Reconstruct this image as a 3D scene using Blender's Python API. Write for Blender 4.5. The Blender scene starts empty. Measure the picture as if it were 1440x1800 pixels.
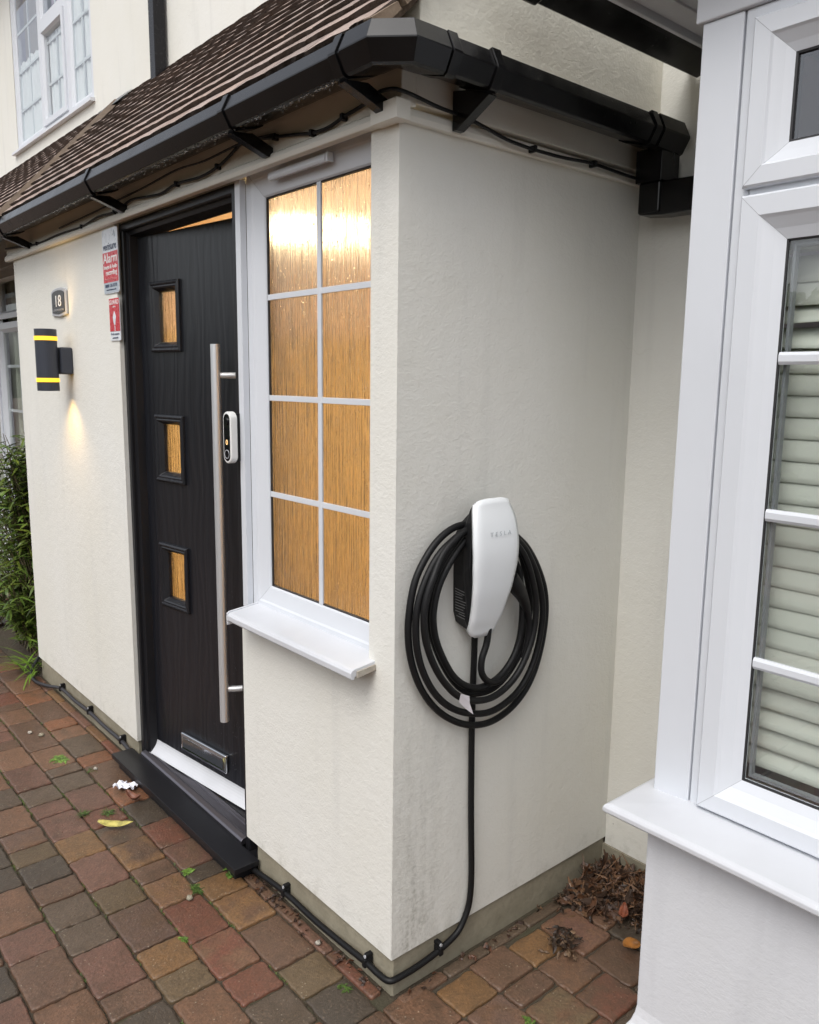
import bpy, math, random
from mathutils import Vector, Matrix
S = bpy.context.scene
COL = S.collection
R = math.radians

# ---------------------------------------------------------------- camera
CAM = Vector((1.43777515, -1.18957981, 1.57741745))
yaw, pitch, roll, fpx = 0.862340087, -0.161778456, 0.0123910713, 1421.65673
fwd = Vector((-math.sin(yaw)*math.cos(pitch), math.cos(yaw)*math.cos(pitch), math.sin(pitch)))
r0 = Vector((math.cos(yaw), math.sin(yaw), 0)); u0 = r0.cross(fwd)
rt = r0*math.cos(roll) + u0*math.sin(roll); up = rt.cross(fwd)
cd = bpy.data.cameras.new('camera'); cam = bpy.data.objects.new('camera', cd); COL.objects.link(cam)
cd.sensor_fit = 'VERTICAL'; cd.sensor_height = 24; cd.lens = fpx/1800*24
cd.clip_start = 0.02; cd.clip_end = 2000
cam.matrix_world = Matrix(((rt.x, up.x, -fwd.x, CAM.x), (rt.y, up.y, -fwd.y, CAM.y), (rt.z, up.z, -fwd.z, CAM.z), (0, 0, 0, 1)))
S.camera = cam

# ---------------------------------------------------------------- sky and sun (overcast)
SUN_EL, SUN_AZ = R(55), R(158)        # direction the light comes from: azimuth measured clockwise from +Y
W = bpy.data.worlds.new('World'); S.world = W; W.use_nodes = True
nt = W.node_tree; nt.nodes.clear()
sky = nt.nodes.new('ShaderNodeTexSky'); sky.sky_type = 'NISHITA'; sky.sun_disc = False
sky.sun_elevation = SUN_EL; sky.sun_rotation = SUN_AZ; sky.dust_density = 4; sky.air_density = 1.0
hs = nt.nodes.new('ShaderNodeHueSaturation'); hs.inputs['Saturation'].default_value = 0.30
bg = nt.nodes.new('ShaderNodeBackground'); bg.inputs['Strength'].default_value = 0.15
wo = nt.nodes.new('ShaderNodeOutputWorld')
nt.links.new(sky.outputs[0], hs.inputs['Color']); nt.links.new(hs.outputs[0], bg.inputs[0]); nt.links.new(bg.outputs[0], wo.inputs[0])
sd = bpy.data.lights.new('sun', 'SUN'); sd.energy = 0.5; sd.angle = R(40); sd.color = (1, .98, .95)
so = bpy.data.objects.new('sun', sd); COL.objects.link(so)
dv = Vector((math.sin(SUN_AZ)*math.cos(SUN_EL), math.cos(SUN_AZ)*math.cos(SUN_EL), math.sin(SUN_EL)))
so.rotation_euler = dv.to_track_quat('Z', 'Y').to_euler()
so.location = (0, -4, 6)
S.view_settings.view_transform = 'Standard'; S.view_settings.look = 'None'; S.view_settings.gamma = 1
S.view_settings.exposure = 0.56
S.render.engine = 'CYCLES'
S.cycles.use_denoising = True
S.cycles.max_bounces = 10; S.cycles.diffuse_bounces = 5; S.cycles.transmission_bounces = 8; S.cycles.transparent_max_bounces = 12
S.cycles.sample_clamp_indirect = 6; S.cycles.caustics_reflective = False; S.cycles.caustics_refractive = False

# ---------------------------------------------------------------- helpers
class MB:
    def __init__(s): s.v = []; s.f = []; s.m = []; s.c = {}; s.sm = []
    def add(s, vs, fs, mi=0, smooth=False):
        o = len(s.v); s.v += [tuple(v) for v in vs]
        for f in fs: s.f.append(tuple(i+o for i in f)); s.m.append(mi); s.sm.append(smooth)
        return s
    def box(s, x0, x1, y0, y1, z0, z1, mi=0):
        vs = [(x, y, z) for z in (z0, z1) for y in (y0, y1) for x in (x0, x1)]
        return s.add(vs, [(0, 2, 3, 1), (4, 5, 7, 6), (0, 1, 5, 4), (2, 6, 7, 3), (0, 4, 6, 2), (1, 3, 7, 5)], mi)
    def prism(s, poly, a0, a1, axis, mi=0):
        """poly: 2D points; axis: extrude axis. x->(y,z) y->(x,z) z->(x,y)"""
        def P(p, a):
            return {'x': (a, p[0], p[1]), 'y': (p[0], a, p[1]), 'z': (p[0], p[1], a)}[axis]
        n = len(poly); vs = [P(p, a0) for p in poly]+[P(p, a1) for p in poly]
        fs = [tuple(range(n))[::-1], tuple(range(n, 2*n))]+[(i, (i+1) % n, n+(i+1) % n, n+i) for i in range(n)]
        return s.add(vs, fs, mi)
    def quad(s, a, b, c, d, mi=0): return s.add([a, b, c, d], [(0, 1, 2, 3)], mi)
    def tube(s, pts, r, seg=12, mi=0, closed=False, caps=True):
        P = [Vector(p) for p in pts]; n = len(P); rings = []
        prev = None
        for i in range(n):
            if closed: t = (P[(i+1) % n]-P[i-1]).normalized()
            else: t = (P[min(i+1, n-1)]-P[max(i-1, 0)]).normalized()
            if prev is None:
                a = Vector((0, 0, 1)) if abs(t.z) < .9 else Vector((1, 0, 0))
                u = t.cross(a).normalized()
            else:
                u = (prev - t*prev.dot(t)).normalized()
            prev = u; w = t.cross(u)
            rr = r[i] if isinstance(r, (list, tuple)) else r
            rings.append([P[i]+(u*math.cos(k*2*math.pi/seg)+w*math.sin(k*2*math.pi/seg))*rr for k in range(seg)])
        vs = [v for g in rings for v in g]; fs = []
        for i in range(n if closed else n-1):
            j = (i+1) % n
            off = 0
            if closed and j == 0:
                best = min(range(seg), key=lambda q: (rings[0][q]-rings[-1][0]).length); off = best
            for k in range(seg):
                fs.append((i*seg+k, i*seg+(k+1) % seg, j*seg+(k+1+off) % seg, j*seg+(k+off) % seg))
        s.add(vs, fs, mi, True)
        if caps and not closed:
            s.add(rings[0], [tuple(range(seg))[::-1]], mi); s.add(rings[-1], [tuple(range(seg))], mi)
        return s
    def cyl(s, a, b, r, seg=20, mi=0): return s.tube([a, b], r, seg, mi)
    def ring(s, x0, x1, z0, z1, y0, prof, mi=0, seam=0):
        """mitred rectangular frame facing -Y. prof = [(inset, out)]; the outer back edge first"""
        vs = []
        for i, d in prof:
            y = y0-d
            vs += [(x0+i, y, z0+i), (x1-i, y, z0+i), (x1-i, y, z1-i), (x0+i, y, z1-i)]
        fs = []
        for k in range(len(prof)-1):
            for e in range(4):
                a, b = k*4+e, k*4+(e+1) % 4
                fs.append((a, b, b+4, a+4))
        s.add(vs, fs, mi)
        if seam:
            for e in range(4): s.tube([vs[k*4+e] for k in range(1, len(prof)-1)], .0005, 4, seam, caps=False)
        return s

def link(name, me, parent=None):
    o = bpy.data.objects.new(name, me); COL.objects.link(o)
    if parent is not None: o.parent = parent
    return o
def obj(name, mb, mats, parent=None, bevel=0, seg=2, loc=None, label=None, smooth=False, sub=0):
    me = bpy.data.meshes.new(name); me.from_pydata(mb.v, [], mb.f)
    if not isinstance(mats, (list, tuple)): mats = [mats]
    for m in mats: me.materials.append(m)
    for p, mi, sm in zip(me.polygons, mb.m, mb.sm):
        p.material_index = mi; p.use_smooth = sm or smooth
    me.validate(); me.update()
    if not mb.__dict__.get('noweld'):
        import bmesh
        bm = bmesh.new(); bm.from_mesh(me)
        bmesh.ops.recalc_face_normals(bm, faces=bm.faces)
        bm.to_mesh(me); bm.free()
    o = link(name, me, parent)
    if bevel:
        b = o.modifiers.new('bevel', 'BEVEL'); b.width = bevel; b.segments = seg; b.limit_method = 'ANGLE'; b.angle_limit = R(30)
        b.harden_normals = False
    if sub:
        b = o.modifiers.new('sub', 'SUBSURF'); b.levels = sub; b.render_levels = sub
    if loc: o.location = loc
    if label: o['label'] = label
    return o
def tag(o, label=None, cat=None, group=None, kind=None):
    if label: o['label'] = label
    if cat: o['category'] = cat
    if group: o['group'] = group
    if kind: o['kind'] = kind
    return o
def empty(name, loc, label=None, cat=None, group=None, rot=(0, 0, 0)):
    o = bpy.data.objects.new(name, None); COL.objects.link(o); o.location = loc; o.rotation_euler = rot
    o.empty_display_size = .05
    return tag(o, label, cat, group)
def text(name, body, size, mat, parent, mtx, ext=.0004, squash=1.0, spacing=1.0, bold=0.0, align='CENTER', label=None):
    cu = bpy.data.curves.new(name, 'FONT'); cu.body = body; cu.size = size; cu.extrude = ext; cu.align_x = align
    cu.space_character = spacing; cu.offset = bold; cu.resolution_u = 3
    t = bpy.data.objects.new('tmp', cu); COL.objects.link(t)
    bpy.context.view_layer.update()
    me = bpy.data.meshes.new_from_object(t.evaluated_get(bpy.context.evaluated_depsgraph_get()))
    bpy.data.objects.remove(t); bpy.data.curves.remove(cu)
    me.name = name; me.materials.clear(); me.materials.append(mat)
    me.transform(Matrix.Diagonal((squash, 1, 1, 1))); me.transform(mtx)
    o = link(name, me, parent)
    if label: o['label'] = label
    return o
M_FRONT = Matrix.Rotation(R(90), 4, 'X')                       # text facing -Y
M_SIDE = Matrix.Rotation(R(90), 4, 'Z') @ Matrix.Rotation(R(90), 4, 'X')   # text facing +X
def smoothpath(pts, n=8, closed=False):
    P = [Vector(p) for p in pts]; out = []; N = len(P)
    rng = range(N) if closed else range(N-1)
    for i in rng:
        if closed: a, b, c, d = P[i-1], P[i], P[(i+1) % N], P[(i+2) % N]
        else: a, b, c, d = P[max(i-1, 0)], P[i], P[i+1], P[min(i+2, N-1)]
        for k in range(n):
            t = k/n
            out.append(.5*((2*b)+(c-a)*t+(2*a-5*b+4*c-d)*t*t+(3*b-a-3*c+d)*t**3))
    if not closed: out.append(P[-1])
    return out

# ---------------------------------------------------------------- materials
def lin(r, g, b):
    f = lambda c: ((c/255+.055)/1.055)**2.4 if c/255 > .04045 else c/255/12.92
    return (f(r), f(g), f(b), 1)
class NT:
    def __init__(s, name):
        s.mat = bpy.data.materials.new(name); s.mat.use_nodes = True; s.t = s.mat.node_tree
        s.b = s.t.nodes['Principled BSDF']; s.out = s.t.nodes['Material Output']
        s.tc = s.t.nodes.new('ShaderNodeTexCoord')
    def n(s, typ, **kw):
        q = s.t.nodes.new('ShaderNode'+typ)
        for k, v in kw.items():
            if k in q.inputs.keys(): q.inputs[k].default_value = v
            else: setattr(q, k, v)
        return q
    def l(s, a, b): s.t.links.new(a, b); return s
    def coords(s, scale=(1, 1, 1), rot=(0, 0, 0), src='Object'):
        m = s.n('Mapping'); m.inputs['Scale'].default_value = scale; m.inputs['Rotation'].default_value = rot
        s.l(s.tc.outputs[src], m.inputs['Vector']); return m.outputs[0]
    def noise(s, vec, scale, detail=4, rough=.55, dist=0):
        q = s.n('TexNoise'); q.inputs['Scale'].default_value = scale; q.inputs['Detail'].default_value = detail
        q.inputs['Roughness'].default_value = rough; q.inputs['Distortion'].default_value = dist
        s.l(vec, q.inputs['Vector']); return q.outputs['Fac']
    def ramp(s, fac, stops):
        q = s.n('ValToRGB'); e = q.color_ramp.elements
        while len(e) < len(stops): e.new(.5)
        for a, (p, c) in zip(e, stops): a.position = p; a.color = c if len(c) == 4 else (*c, 1)
        s.l(fac, q.inputs[0]); return q.outputs[0]
    def mix(s, fac, a, b, mode='MIX'):
        q = s.n('Mix'); q.data_type = 'RGBA'; q.blend_type = mode
        for x, i in ((fac, 0), (a, 6), (b, 7)):
            if hasattr(x, 'links'): s.l(x, q.inputs[i])
            else: q.inputs[i].default_value = x
        return q.outputs[2]
    def math(s, op, a, b=0., c=None):
        q = s.n('Math'); q.operation = op
        for i, x in enumerate((a, b) if c is None else (a, b, c)):
            if hasattr(x, 'links'): s.l(x, q.inputs[i])
            else: q.inputs[i].default_value = x
        return q.outputs[0]
    def bump(s, h, strength=.3, dist=.01, nrm=None):
        q = s.n('Bump'); q.inputs['Strength'].default_value = strength; q.inputs['Distance'].default_value = dist
        s.l(h, q.inputs['Height'])
        if nrm: s.l(nrm, q.inputs['Normal'])
        return q.outputs[0]
    def set(s, **kw):
        for k, v in kw.items():
            k = k.replace('_', ' ')
            if hasattr(v, 'links'): s.l(v, s.b.inputs[k])
            else: s.b.inputs[k].default_value = v
        return s.mat

def render_mat(name, base, stain=False, bumps=.5, fine=160, streaks=.42):
    m = NT(name); v = m.coords()
    big = m.noise(v, 1.3, 5, .6); med = m.noise(v, 7, 4, .6)
    sv = m.coords((5, 5, .5)); streak = m.noise(sv, 2.2, 4, .6)
    c = m.mix(m.ramp(big, [(.35, (0, 0, 0)), (.7, (1, 1, 1))]), base, tuple(x*f for x, f in zip(base[:3], (.95, .94, .905)))+(1,))
    c = m.mix(m.math('MULTIPLY', m.ramp(streak, [(.56, (0, 0, 0)), (.78, (1, 1, 1))]), streaks), c, tuple(x*.8 for x in base[:3])+(1,))
    # little dark pits and specks
    vo = m.n('TexVoronoi'); vo.inputs['Scale'].default_value = 9; m.l(v, vo.inputs['Vector'])
    spk = m.math('MULTIPLY', m.ramp(vo.outputs['Distance'], [(.012, (1, 1, 1)), (.03, (0, 0, 0))]), m.ramp(med, [(.55, (0, 0, 0)), (.62, (1, 1, 1))]))
    c = m.mix(m.math('MULTIPLY', spk, .75), c, (.12, .11, .10, 1))
    # hairline cracks, only here and there
    vc = m.n('TexVoronoi'); vc.feature = 'DISTANCE_TO_EDGE'; vc.inputs['Scale'].default_value = 1.6
    wv = m.n('MixRGB') if False else None
    dn = m.n('TexNoise'); dn.inputs['Scale'].default_value = 5; m.l(v, dn.inputs['Vector'])
    va = m.n('VectorMath'); va.operation = 'MULTIPLY_ADD'; m.l(dn.outputs['Color'], va.inputs[0]); va.inputs[1].default_value = (.35, .35, .35); m.l(v, va.inputs[2]); m.l(va.outputs[0], vc.inputs['Vector'])
    crk = m.math('MULTIPLY', m.ramp(vc.outputs['Distance'], [(.0, (1, 1, 1)), (.0035, (0, 0, 0))]), m.ramp(m.noise(v, 1.9, 2, .5), [(.54, (0, 0, 0)), (.60, (1, 1, 1))]))
    c = m.mix(m.math('MULTIPLY', crk, .07), c, (.33, .30, .25, 1))
    if stain:   # grey-green algae low down by the outer corner and along the bottom edge
        sep = m.n('SeparateXYZ'); m.l(m.tc.outputs['Object'], sep.inputs[0])
        zf = m.ramp(sep.outputs['Z'], [(.12, (1, 1, 1)), (.42, (.55, .55, .55)), (.72, (.28, .28, .28)), (.95, (0, 0, 0))])
        yf = m.ramp(m.math('ABSOLUTE', m.math('SUBTRACT', sep.outputs['Y'], .07)), [(.0, (1, 1, 1)), (.10, (.35, .35, .35)), (.26, (0, 0, 0))])
        xf = m.ramp(sep.outputs['X'], [(.0, (0, 0, 0)), (.0004, (1, 1, 1))])
        n2 = m.ramp(m.noise(m.coords((14, 14, 3.5)), 2.2, 6, .7), [(.34, (0, 0, 0)), (.62, (1, 1, 1))])
        n3 = m.ramp(m.noise(v, 70, 3, .7), [(.42, (.35, .35, .35)), (.62, (1, 1, 1))])
        f = m.math('MULTIPLY', m.math('MULTIPLY', zf, yf), m.math('MULTIPLY', n2, n3))
        on_side = m.math('GREATER_THAN', sep.outputs['X'], -.0045)
        f = m.math('MULTIPLY', f, on_side)
        c = m.mix(m.math('MULTIPLY', f, .72), c, (.24, .235, .19, 1))
        low = m.ramp(sep.outputs['Z'], [(.10, (1, 1, 1)), (.20, (0, 0, 0))])
        f2 = m.math('MULTIPLY', m.math('MULTIPLY', low, m.ramp(m.noise(v, 16, 4, .7), [(.5, (0, 0, 0)), (.75, (1, 1, 1))])), .45)
        c = m.mix(f2, c, (.30, .29, .23, 1))
    f1 = m.noise(v, fine, 3, .6); f2 = m.noise(v, 26, 4, .6); f3 = m.noise(m.coords((1, 1, 1.6)), 60, 3, .5, 1.2)
    h = m.math('ADD', m.math('MULTIPLY', f1, .25), m.math('ADD', m.math('MULTIPLY', f3, .45), m.math('MULTIPLY', f2, .9)))
    return m.set(Base_Color=c, Roughness=.88, Normal=m.bump(h, bumps, .006))

RENDER = render_mat('cream_render', (.755, .75, .705, 1), stain=True, bumps=.34)
RENDER_SM = render_mat('smooth_cream_render', (.76, .755, .71, 1), bumps=.2, fine=120, streaks=.5)
RENDER_ROUGH = render_mat('rough_cream_render', (.70, .68, .60, 1), bumps=.45, fine=90)
RENDER_WH = render_mat('white_render', (.655, .67, .70, 1), bumps=.22)

def concrete(name, a, b, wet=.7, bs=.5):
    m = NT(name); v = m.coords(); n = m.noise(v, 6, 6, .65); n2 = m.noise(v, 60, 4, .6)
    c = m.mix(m.ramp(n, [(.35, (0, 0, 0)), (.68, (1, 1, 1))]), a, b)
    c = m.mix(m.math('MULTIPLY', m.ramp(n2, [(.45, (0, 0, 0)), (.7, (1, 1, 1))]), .35), c, tuple(x*.55 for x in a[:3])+(1,))
    return m.set(Base_Color=c, Roughness=wet, Normal=m.bump(n2, bs, .004))
PLINTH = concrete('concrete_plinth', (.33, .30, .225, 1), (.24, .215, .155, 1))
MORTAR = concrete('mortar', (.13, .092, .062, 1), (.09, .062, .042, 1), .85, .8)
PALE_MORTAR = concrete('pale_mortar', (.45, .42, .36, 1), (.32, .28, .23, 1), .85, .8)

def plastic(name, col, rough=.35, dirt=.12, bumps=.0, coat=0., streaky=False):
    m = NT(name); v = m.coords(); n = m.noise(m.coords((3, 3, .6)) if streaky else v, 4, 5, .6)
    c = m.mix(m.math('MULTIPLY', m.ramp(n, [(.45, (0, 0, 0)), (.8, (1, 1, 1))]), dirt), col, tuple(x*.62 for x in col[:3])+(1,))
    n2 = m.noise(v, 35, 3, .6)
    rr = m.math('ADD', m.math('MULTIPLY', n2, .16), rough-.08)
    kw = dict(Base_Color=c, Roughness=rr)
    if bumps: kw['Normal'] = m.bump(m.noise(v, 12, 3, .5), bumps, .004)
    mat = m.set(**kw)
    if coat: m.b.inputs['Coat Weight'].default_value = coat
    return mat
UPVC = plastic('white_upvc', (.655, .68, .72, 1), .32, .10, .04)
SEAM = plastic('weld_seam', (.30, .31, .33, 1), .5)
UPVC_SILL = plastic('white_upvc_sill', (.61, .625, .655, 1), .34, .28, .03)
PAINT = plastic('painted_timber', (.80, .78, .71, 1), .6, .25, .3)
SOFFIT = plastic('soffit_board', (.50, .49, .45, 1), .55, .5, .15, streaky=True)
BLACKP = plastic('black_plastic', (.012, .012, .014, 1), .26, .2, .06)
CABLEM = plastic('black_cable_sheath', (.006, .006, .0065, 1), .5, .15, .0)
CABLEM.node_tree.nodes['Principled BSDF'].inputs['Specular IOR Level'].default_value = .3
GREYCAB = plastic('grey_black_cable', (.03, .03, .034, 1), .45, .3)
BODYP = plastic('black_matt_housing', (.008, .008, .009, 1), .5, .1, .1)
DARKFR = plastic('black_frame_foil', (.013, .013, .015, 1), .33, .2, .1)
GASKET = plastic('rubber_gasket', (.02, .02, .022, 1), .5)
SPACER = plastic('glazing_spacer', (.22, .23, .25, 1), .4)
WHITEG = plastic('white_glass', (.82, .85, .87, 1), .32, .02, 0, .0)
LENS = plastic('black_lens', (.008, .008, .01, 1), .06, 0, 0, 1)
WHITEP = plastic('white_plastic', (.78, .78, .76, 1), .3, .06)
BLINDM = plastic('cream_slats', (.61, .625, .57, 1), .42, .06)
GREYTXT = plastic('grey_print', (.52, .55, .58, 1), .4, 0)
DIMTXT = plastic('dim_print', (.16, .16, .16, 1), .5, 0)
WHTXT = plastic('white_print', (.85, .85, .83, 1), .5, 0)
NAVYTXT = plastic('navy_print', (.06, .08, .14, 1), .5, 0)
REDSIGN = plastic('red_print', (.52, .022, .035, 1), .28, .05)
WHSIGN = plastic('white_sign_face', (.72, .76, .80, 1), .28, .05)
GRSIGN = plastic('grey_sign_face', (.42, .47, .52, 1), .3, .05)
SLATE = plastic('dark_plaque', (.03, .03, .032, 1), .3, .2, .1)
SILVER = plastic('silver_border', (.45, .46, .48, 1), .35, .3)
LAMPB = plastic('anthracite_lamp', (.036, .041, .056, 1), .42, .05)
ROOM = plastic('mauve_room_wall', (.58, .52, .60, 1), .8, .1)
NETM = None
def metal(name, col, rough, aniso=False):
    m = NT(name); v = m.coords((300, 300, 2)); n = m.noise(v, 1.0, 3, .5)
    return m.set(Base_Color=col, Metallic=1.0, Roughness=m.math('ADD', m.math('MULTIPLY', n, .2), rough-.1), Normal=m.bump(n, .06, .001))
STEEL = metal('brushed_steel', (.74, .76, .78, 1), .42); STEEL.node_tree.nodes['Principled BSDF'].inputs['Metallic'].default_value = .72
CHROME = metal('chrome', (.62, .64, .66, 1), .10)
ALU = metal('threshold_metal', (.20, .19, .21, 1), .42)
def door_mat():
    m = NT('black_woodgrain_door')
    v = m.coords((1, 1, .085)); d = m.noise(v, 5, 3, .5)
    w = m.n('TexWave'); w.wave_type = 'BANDS'; w.bands_direction = 'X'; w.inputs['Scale'].default_value = 7; w.inputs['Distortion'].default_value = 13
    w.inputs['Detail'].default_value = 3; w.inputs['Detail Scale'].default_value = 1.2; m.l(m.coords((1, 1, .22)), w.inputs['Vector'])
    fine = m.noise(m.coords((160, 160, 3)), 1, 3, .6)
    h = m.math('ADD', m.math('MULTIPLY', w.outputs['Fac'], .8), m.math('MULTIPLY', fine, .6))
    # rain drops
    vo = m.n('TexVoronoi'); vo.inputs['Scale'].default_value = 95; m.l(m.coords(), vo.inputs['Vector'])
    dr = m.ramp(vo.outputs['Distance'], [(.0, (1, 1, 1)), (.24, (0, 0, 0))])
    sel = m.ramp(m.noise(m.coords(), 30, 2, .5), [(.56, (0, 0, 0)), (.60, (1, 1, 1))])
    sep = m.n('SeparateXYZ'); m.l(m.tc.outputs['Object'], sep.inputs[0])
    zf = m.ramp(sep.outputs['Z'], [(.7, (1, 1, 1)), (1.5, (0, 0, 0))])
    xf = m.ramp(sep.outputs['X'], [(.25, (0, 0, 0)), (.5, (1, 1, 1))])
    drop = m.math('MULTIPLY', m.math('MULTIPLY', dr, sel), m.math('MULTIPLY', zf, xf))
    n1 = m.bump(h, .42, .0020)
    n2 = m.bump(drop, 1.0, .003, n1)
    col = m.mix(w.outputs['Fac'], (.0075, .008, .011, 1), (.010, .011, .0145, 1))
    m.b.inputs['Specular IOR Level'].default_value = .6
    return m.set(Base_Color=col, Roughness=.33, Normal=n2)
DOORM = door_mat()
def wet_gutter():
    m = NT('wet_black_gutter')
    vo = m.n('TexVoronoi'); vo.inputs['Scale'].default_value = 70; m.l(m.coords(), vo.inputs['Vector'])
    dr = m.ramp(vo.outputs['Distance'], [(.0, (1, 1, 1)), (.28, (0, 0, 0))])
    sel = m.ramp(m.noise(m.coords(), 9, 3, .6), [(.58, (0, 0, 0)), (.66, (1, 1, 1))])
    drop = m.math('MULTIPLY', dr, sel)
    n = m.noise(m.coords((6, 6, 1.5)), 3, 4, .6)
    c = m.mix(m.ramp(n, [(.4, (0, 0, 0)), (.8, (1, 1, 1))]), (.003, .003, .0035, 1), (.008, .008, .009, 1))
    m.b.inputs['Specular IOR Level'].default_value = .38
    return m.set(Base_Color=c, Roughness=m.math('ADD', m.math('MULTIPLY', n, .22), .12), Normal=m.bump(drop, .25, .002))
GUTTER = wet_gutter()
for q_ in (BLACKP, DARKFR, BODYP): q_.node_tree.nodes['Principled BSDF'].inputs['Specular IOR Level'].default_value = .28
def tile_mat(name, a, b, nose=False):
    m = NT(name); v = m.coords(); n = m.noise(v, 60, 5, .7); n2 = m.noise(v, 2.0, 4, .6); n3 = m.noise(v, 220, 3, .6)
    at = m.n('Attribute'); at.attribute_name = 'tint'
    c = m.mix(m.ramp(n, [(.3, (0, 0, 0)), (.7, (1, 1, 1))]), a, b)
    c = m.mix(m.math('MULTIPLY', m.ramp(n2, [(.5, (0, 0, 0)), (.75, (1, 1, 1))]), .25), c, (.09, .075, .055, 1))
    c = m.mix(1.0, c, at.outputs['Color'], 'MULTIPLY')
    h = m.math('ADD', m.math('MULTIPLY', n, .7), m.math('MULTIPLY', n3, .5))
    return m.set(Base_Color=c, Roughness=.75, Normal=m.bump(h, 1.0 if nose else .6, .008 if nose else .004))
TILE = tile_mat('roof_tile_face', (.40, .31, .265, 1), (.29, .215, .18, 1))
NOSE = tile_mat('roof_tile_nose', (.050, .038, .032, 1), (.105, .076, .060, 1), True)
def paving_mat():
    m = NT('tumbled_block_paving'); v = m.coords()
    at = m.n('Attribute'); at.attribute_name = 'tint'
    at2 = m.n('Attribute'); at2.attribute_name = 'tint2'
    big = m.noise(v, 11, 4, .65, .4); fine = m.noise(v, 140, 4, .7); med = m.noise(v, 34, 4, .7)
    c = m.mix(m.ramp(big, [(.40, (0, 0, 0)), (.62, (1, 1, 1))]), at.outputs['Color'], at2.outputs['Color'])
    c = m.mix(m.math('MULTIPLY', m.ramp(med, [(.40, (0, 0, 0)), (.70, (1, 1, 1))]), .42), c, (.055, .042, .028, 1))
    c = m.mix(m.math('MULTIPLY', m.ramp(fine, [(.48, (0, 0, 0)), (.64, (1, 1, 1))]), .38), c, (.030, .022, .014, 1))
    c = m.mix(m.math('MULTIPLY', m.ramp(fine, [(.30, (1, 1, 1)), (.42, (0, 0, 0))]), .32), c, (.34, .22, .13, 1))
    vo = m.n('TexVoronoi'); vo.inputs['Scale'].default_value = 75; m.l(v, vo.inputs['Vector'])
    sp = m.math('MULTIPLY', m.ramp(vo.outputs['Distance'], [(.10, (1, 1, 1)), (.17, (0, 0, 0))]), m.ramp(m.noise(v, 17, 2, .5), [(.52, (0, 0, 0)), (.58, (1, 1, 1))]))
    c = m.mix(m.math('MULTIPLY', sp, .6), c, (.42, .36, .27, 1))
    h = m.math('ADD', m.math('MULTIPLY', fine, .5), m.math('MULTIPLY', med, .8))
    m.b.inputs['Specular IOR Level'].default_value = .45
    return m.set(Base_Color=c, Roughness=m.math('ADD', m.math('MULTIPLY', med, .45), .12), Normal=m.bump(h, .6, .006))
PAVE = paving_mat()
def ground_mat():
    m = NT('joint_sand_and_soil'); v = m.coords(); n = m.noise(v, 25, 5, .7); n2 = m.noise(v, 3, 4, .6)
    c = m.mix(n, (.035, .027, .018, 1), (.08, .062, .04, 1))
    c = m.mix(m.math('MULTIPLY', m.ramp(n2, [(.5, (0, 0, 0)), (.62, (1, 1, 1))]), .4), c, (.045, .05, .02, 1))
    return m.set(Base_Color=c, Roughness=.95, Normal=m.bump(n, .8, .01))
SOIL = ground_mat()
def far_ground():
    m = NT('distant_ground'); v = m.coords()
    br = m.n('TexBrick'); br.inputs['Scale'].default_value = 3.6; br.inputs['Color1'].default_value = (.20, .10, .07, 1); br.inputs['Color2'].default_value = (.13, .10, .07, 1)
    br.inputs['Mortar'].default_value = (.04, .03, .02, 1); br.inputs['Mortar Size'].default_value = .012; m.l(v, br.inputs['Vector'])
    n = m.noise(v, 8, 5, .6); c = m.mix(m.math('MULTIPLY', n, .6), br.outputs['Color'], (.10, .08, .055, 1))
    return m.set(Base_Color=c, Roughness=.6)
FARG = far_ground()
def clear_glass(name, tint=(.97, .985, .975, 1), refl=.175):
    m = NT(name); m.t.nodes.remove(m.b)
    tr = m.n('BsdfTransparent'); tr.inputs[0].default_value = tint
    gl = m.n('BsdfGlossy'); gl.inputs['Roughness'].default_value = .01; gl.inputs[0].default_value = (.95, .97, 1, 1)
    geo = m.n('NewGeometry')
    lw = m.n('Fresnel'); lw.inputs['IOR'].default_value = 1.45
    f = m.math('MULTIPLY', lw.outputs[0], .9); f = m.math('MINIMUM', m.math('ADD', f, refl-.08), 1.0)
    f = m.math('MULTIPLY', f, m.math('SUBTRACT', 1.0, geo.outputs['Backfacing']))
    bp = m.bump(m.noise(m.coords(), 2.5, 2, .5), .02, .02); m.l(bp, gl.inputs['Normal'])
    mx = m.n('MixShader'); m.l(f, mx.inputs[0]); m.l(tr.outputs[0], mx.inputs[1]); m.l(gl.outputs[0], mx.inputs[2])
    m.l(mx.outputs[0], m.out.inputs[0]); return m.mat
GLASS = clear_glass('window_glass')
def obscure():
    m = NT('obscure_reeded_glass')
    a = m.noise(m.coords((380, 380, 5)), 1, 2, .5, .2); b = m.noise(m.coords((110, 110, 2.5)), 1, 2, .5)
    vo = m.n('TexVoronoi'); vo.inputs['Scale'].default_value = 85; m.l(m.coords(), vo.inputs['Vector'])
    dr = m.math('MULTIPLY', m.ramp(vo.outputs['Distance'], [(.0, (1, 1, 1)), (.22, (0, 0, 0))]), m.ramp(m.noise(m.coords(), 26, 2, .5), [(.50, (0, 0, 0)), (.55, (1, 1, 1))]))
    h = m.math('ADD', m.math('MULTIPLY', a, .7), m.math('MULTIPLY', b, .9))
    n = m.bump(h, 1.0, .0027); n = m.bump(dr, .6, .003, n)
    m.b.inputs['Transmission Weight'].default_value = 1
    return m.set(Base_Color=(.96, .95, .92, 1), Roughness=.13, IOR=1.45, Normal=n)
OBSC = obscure()
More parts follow.
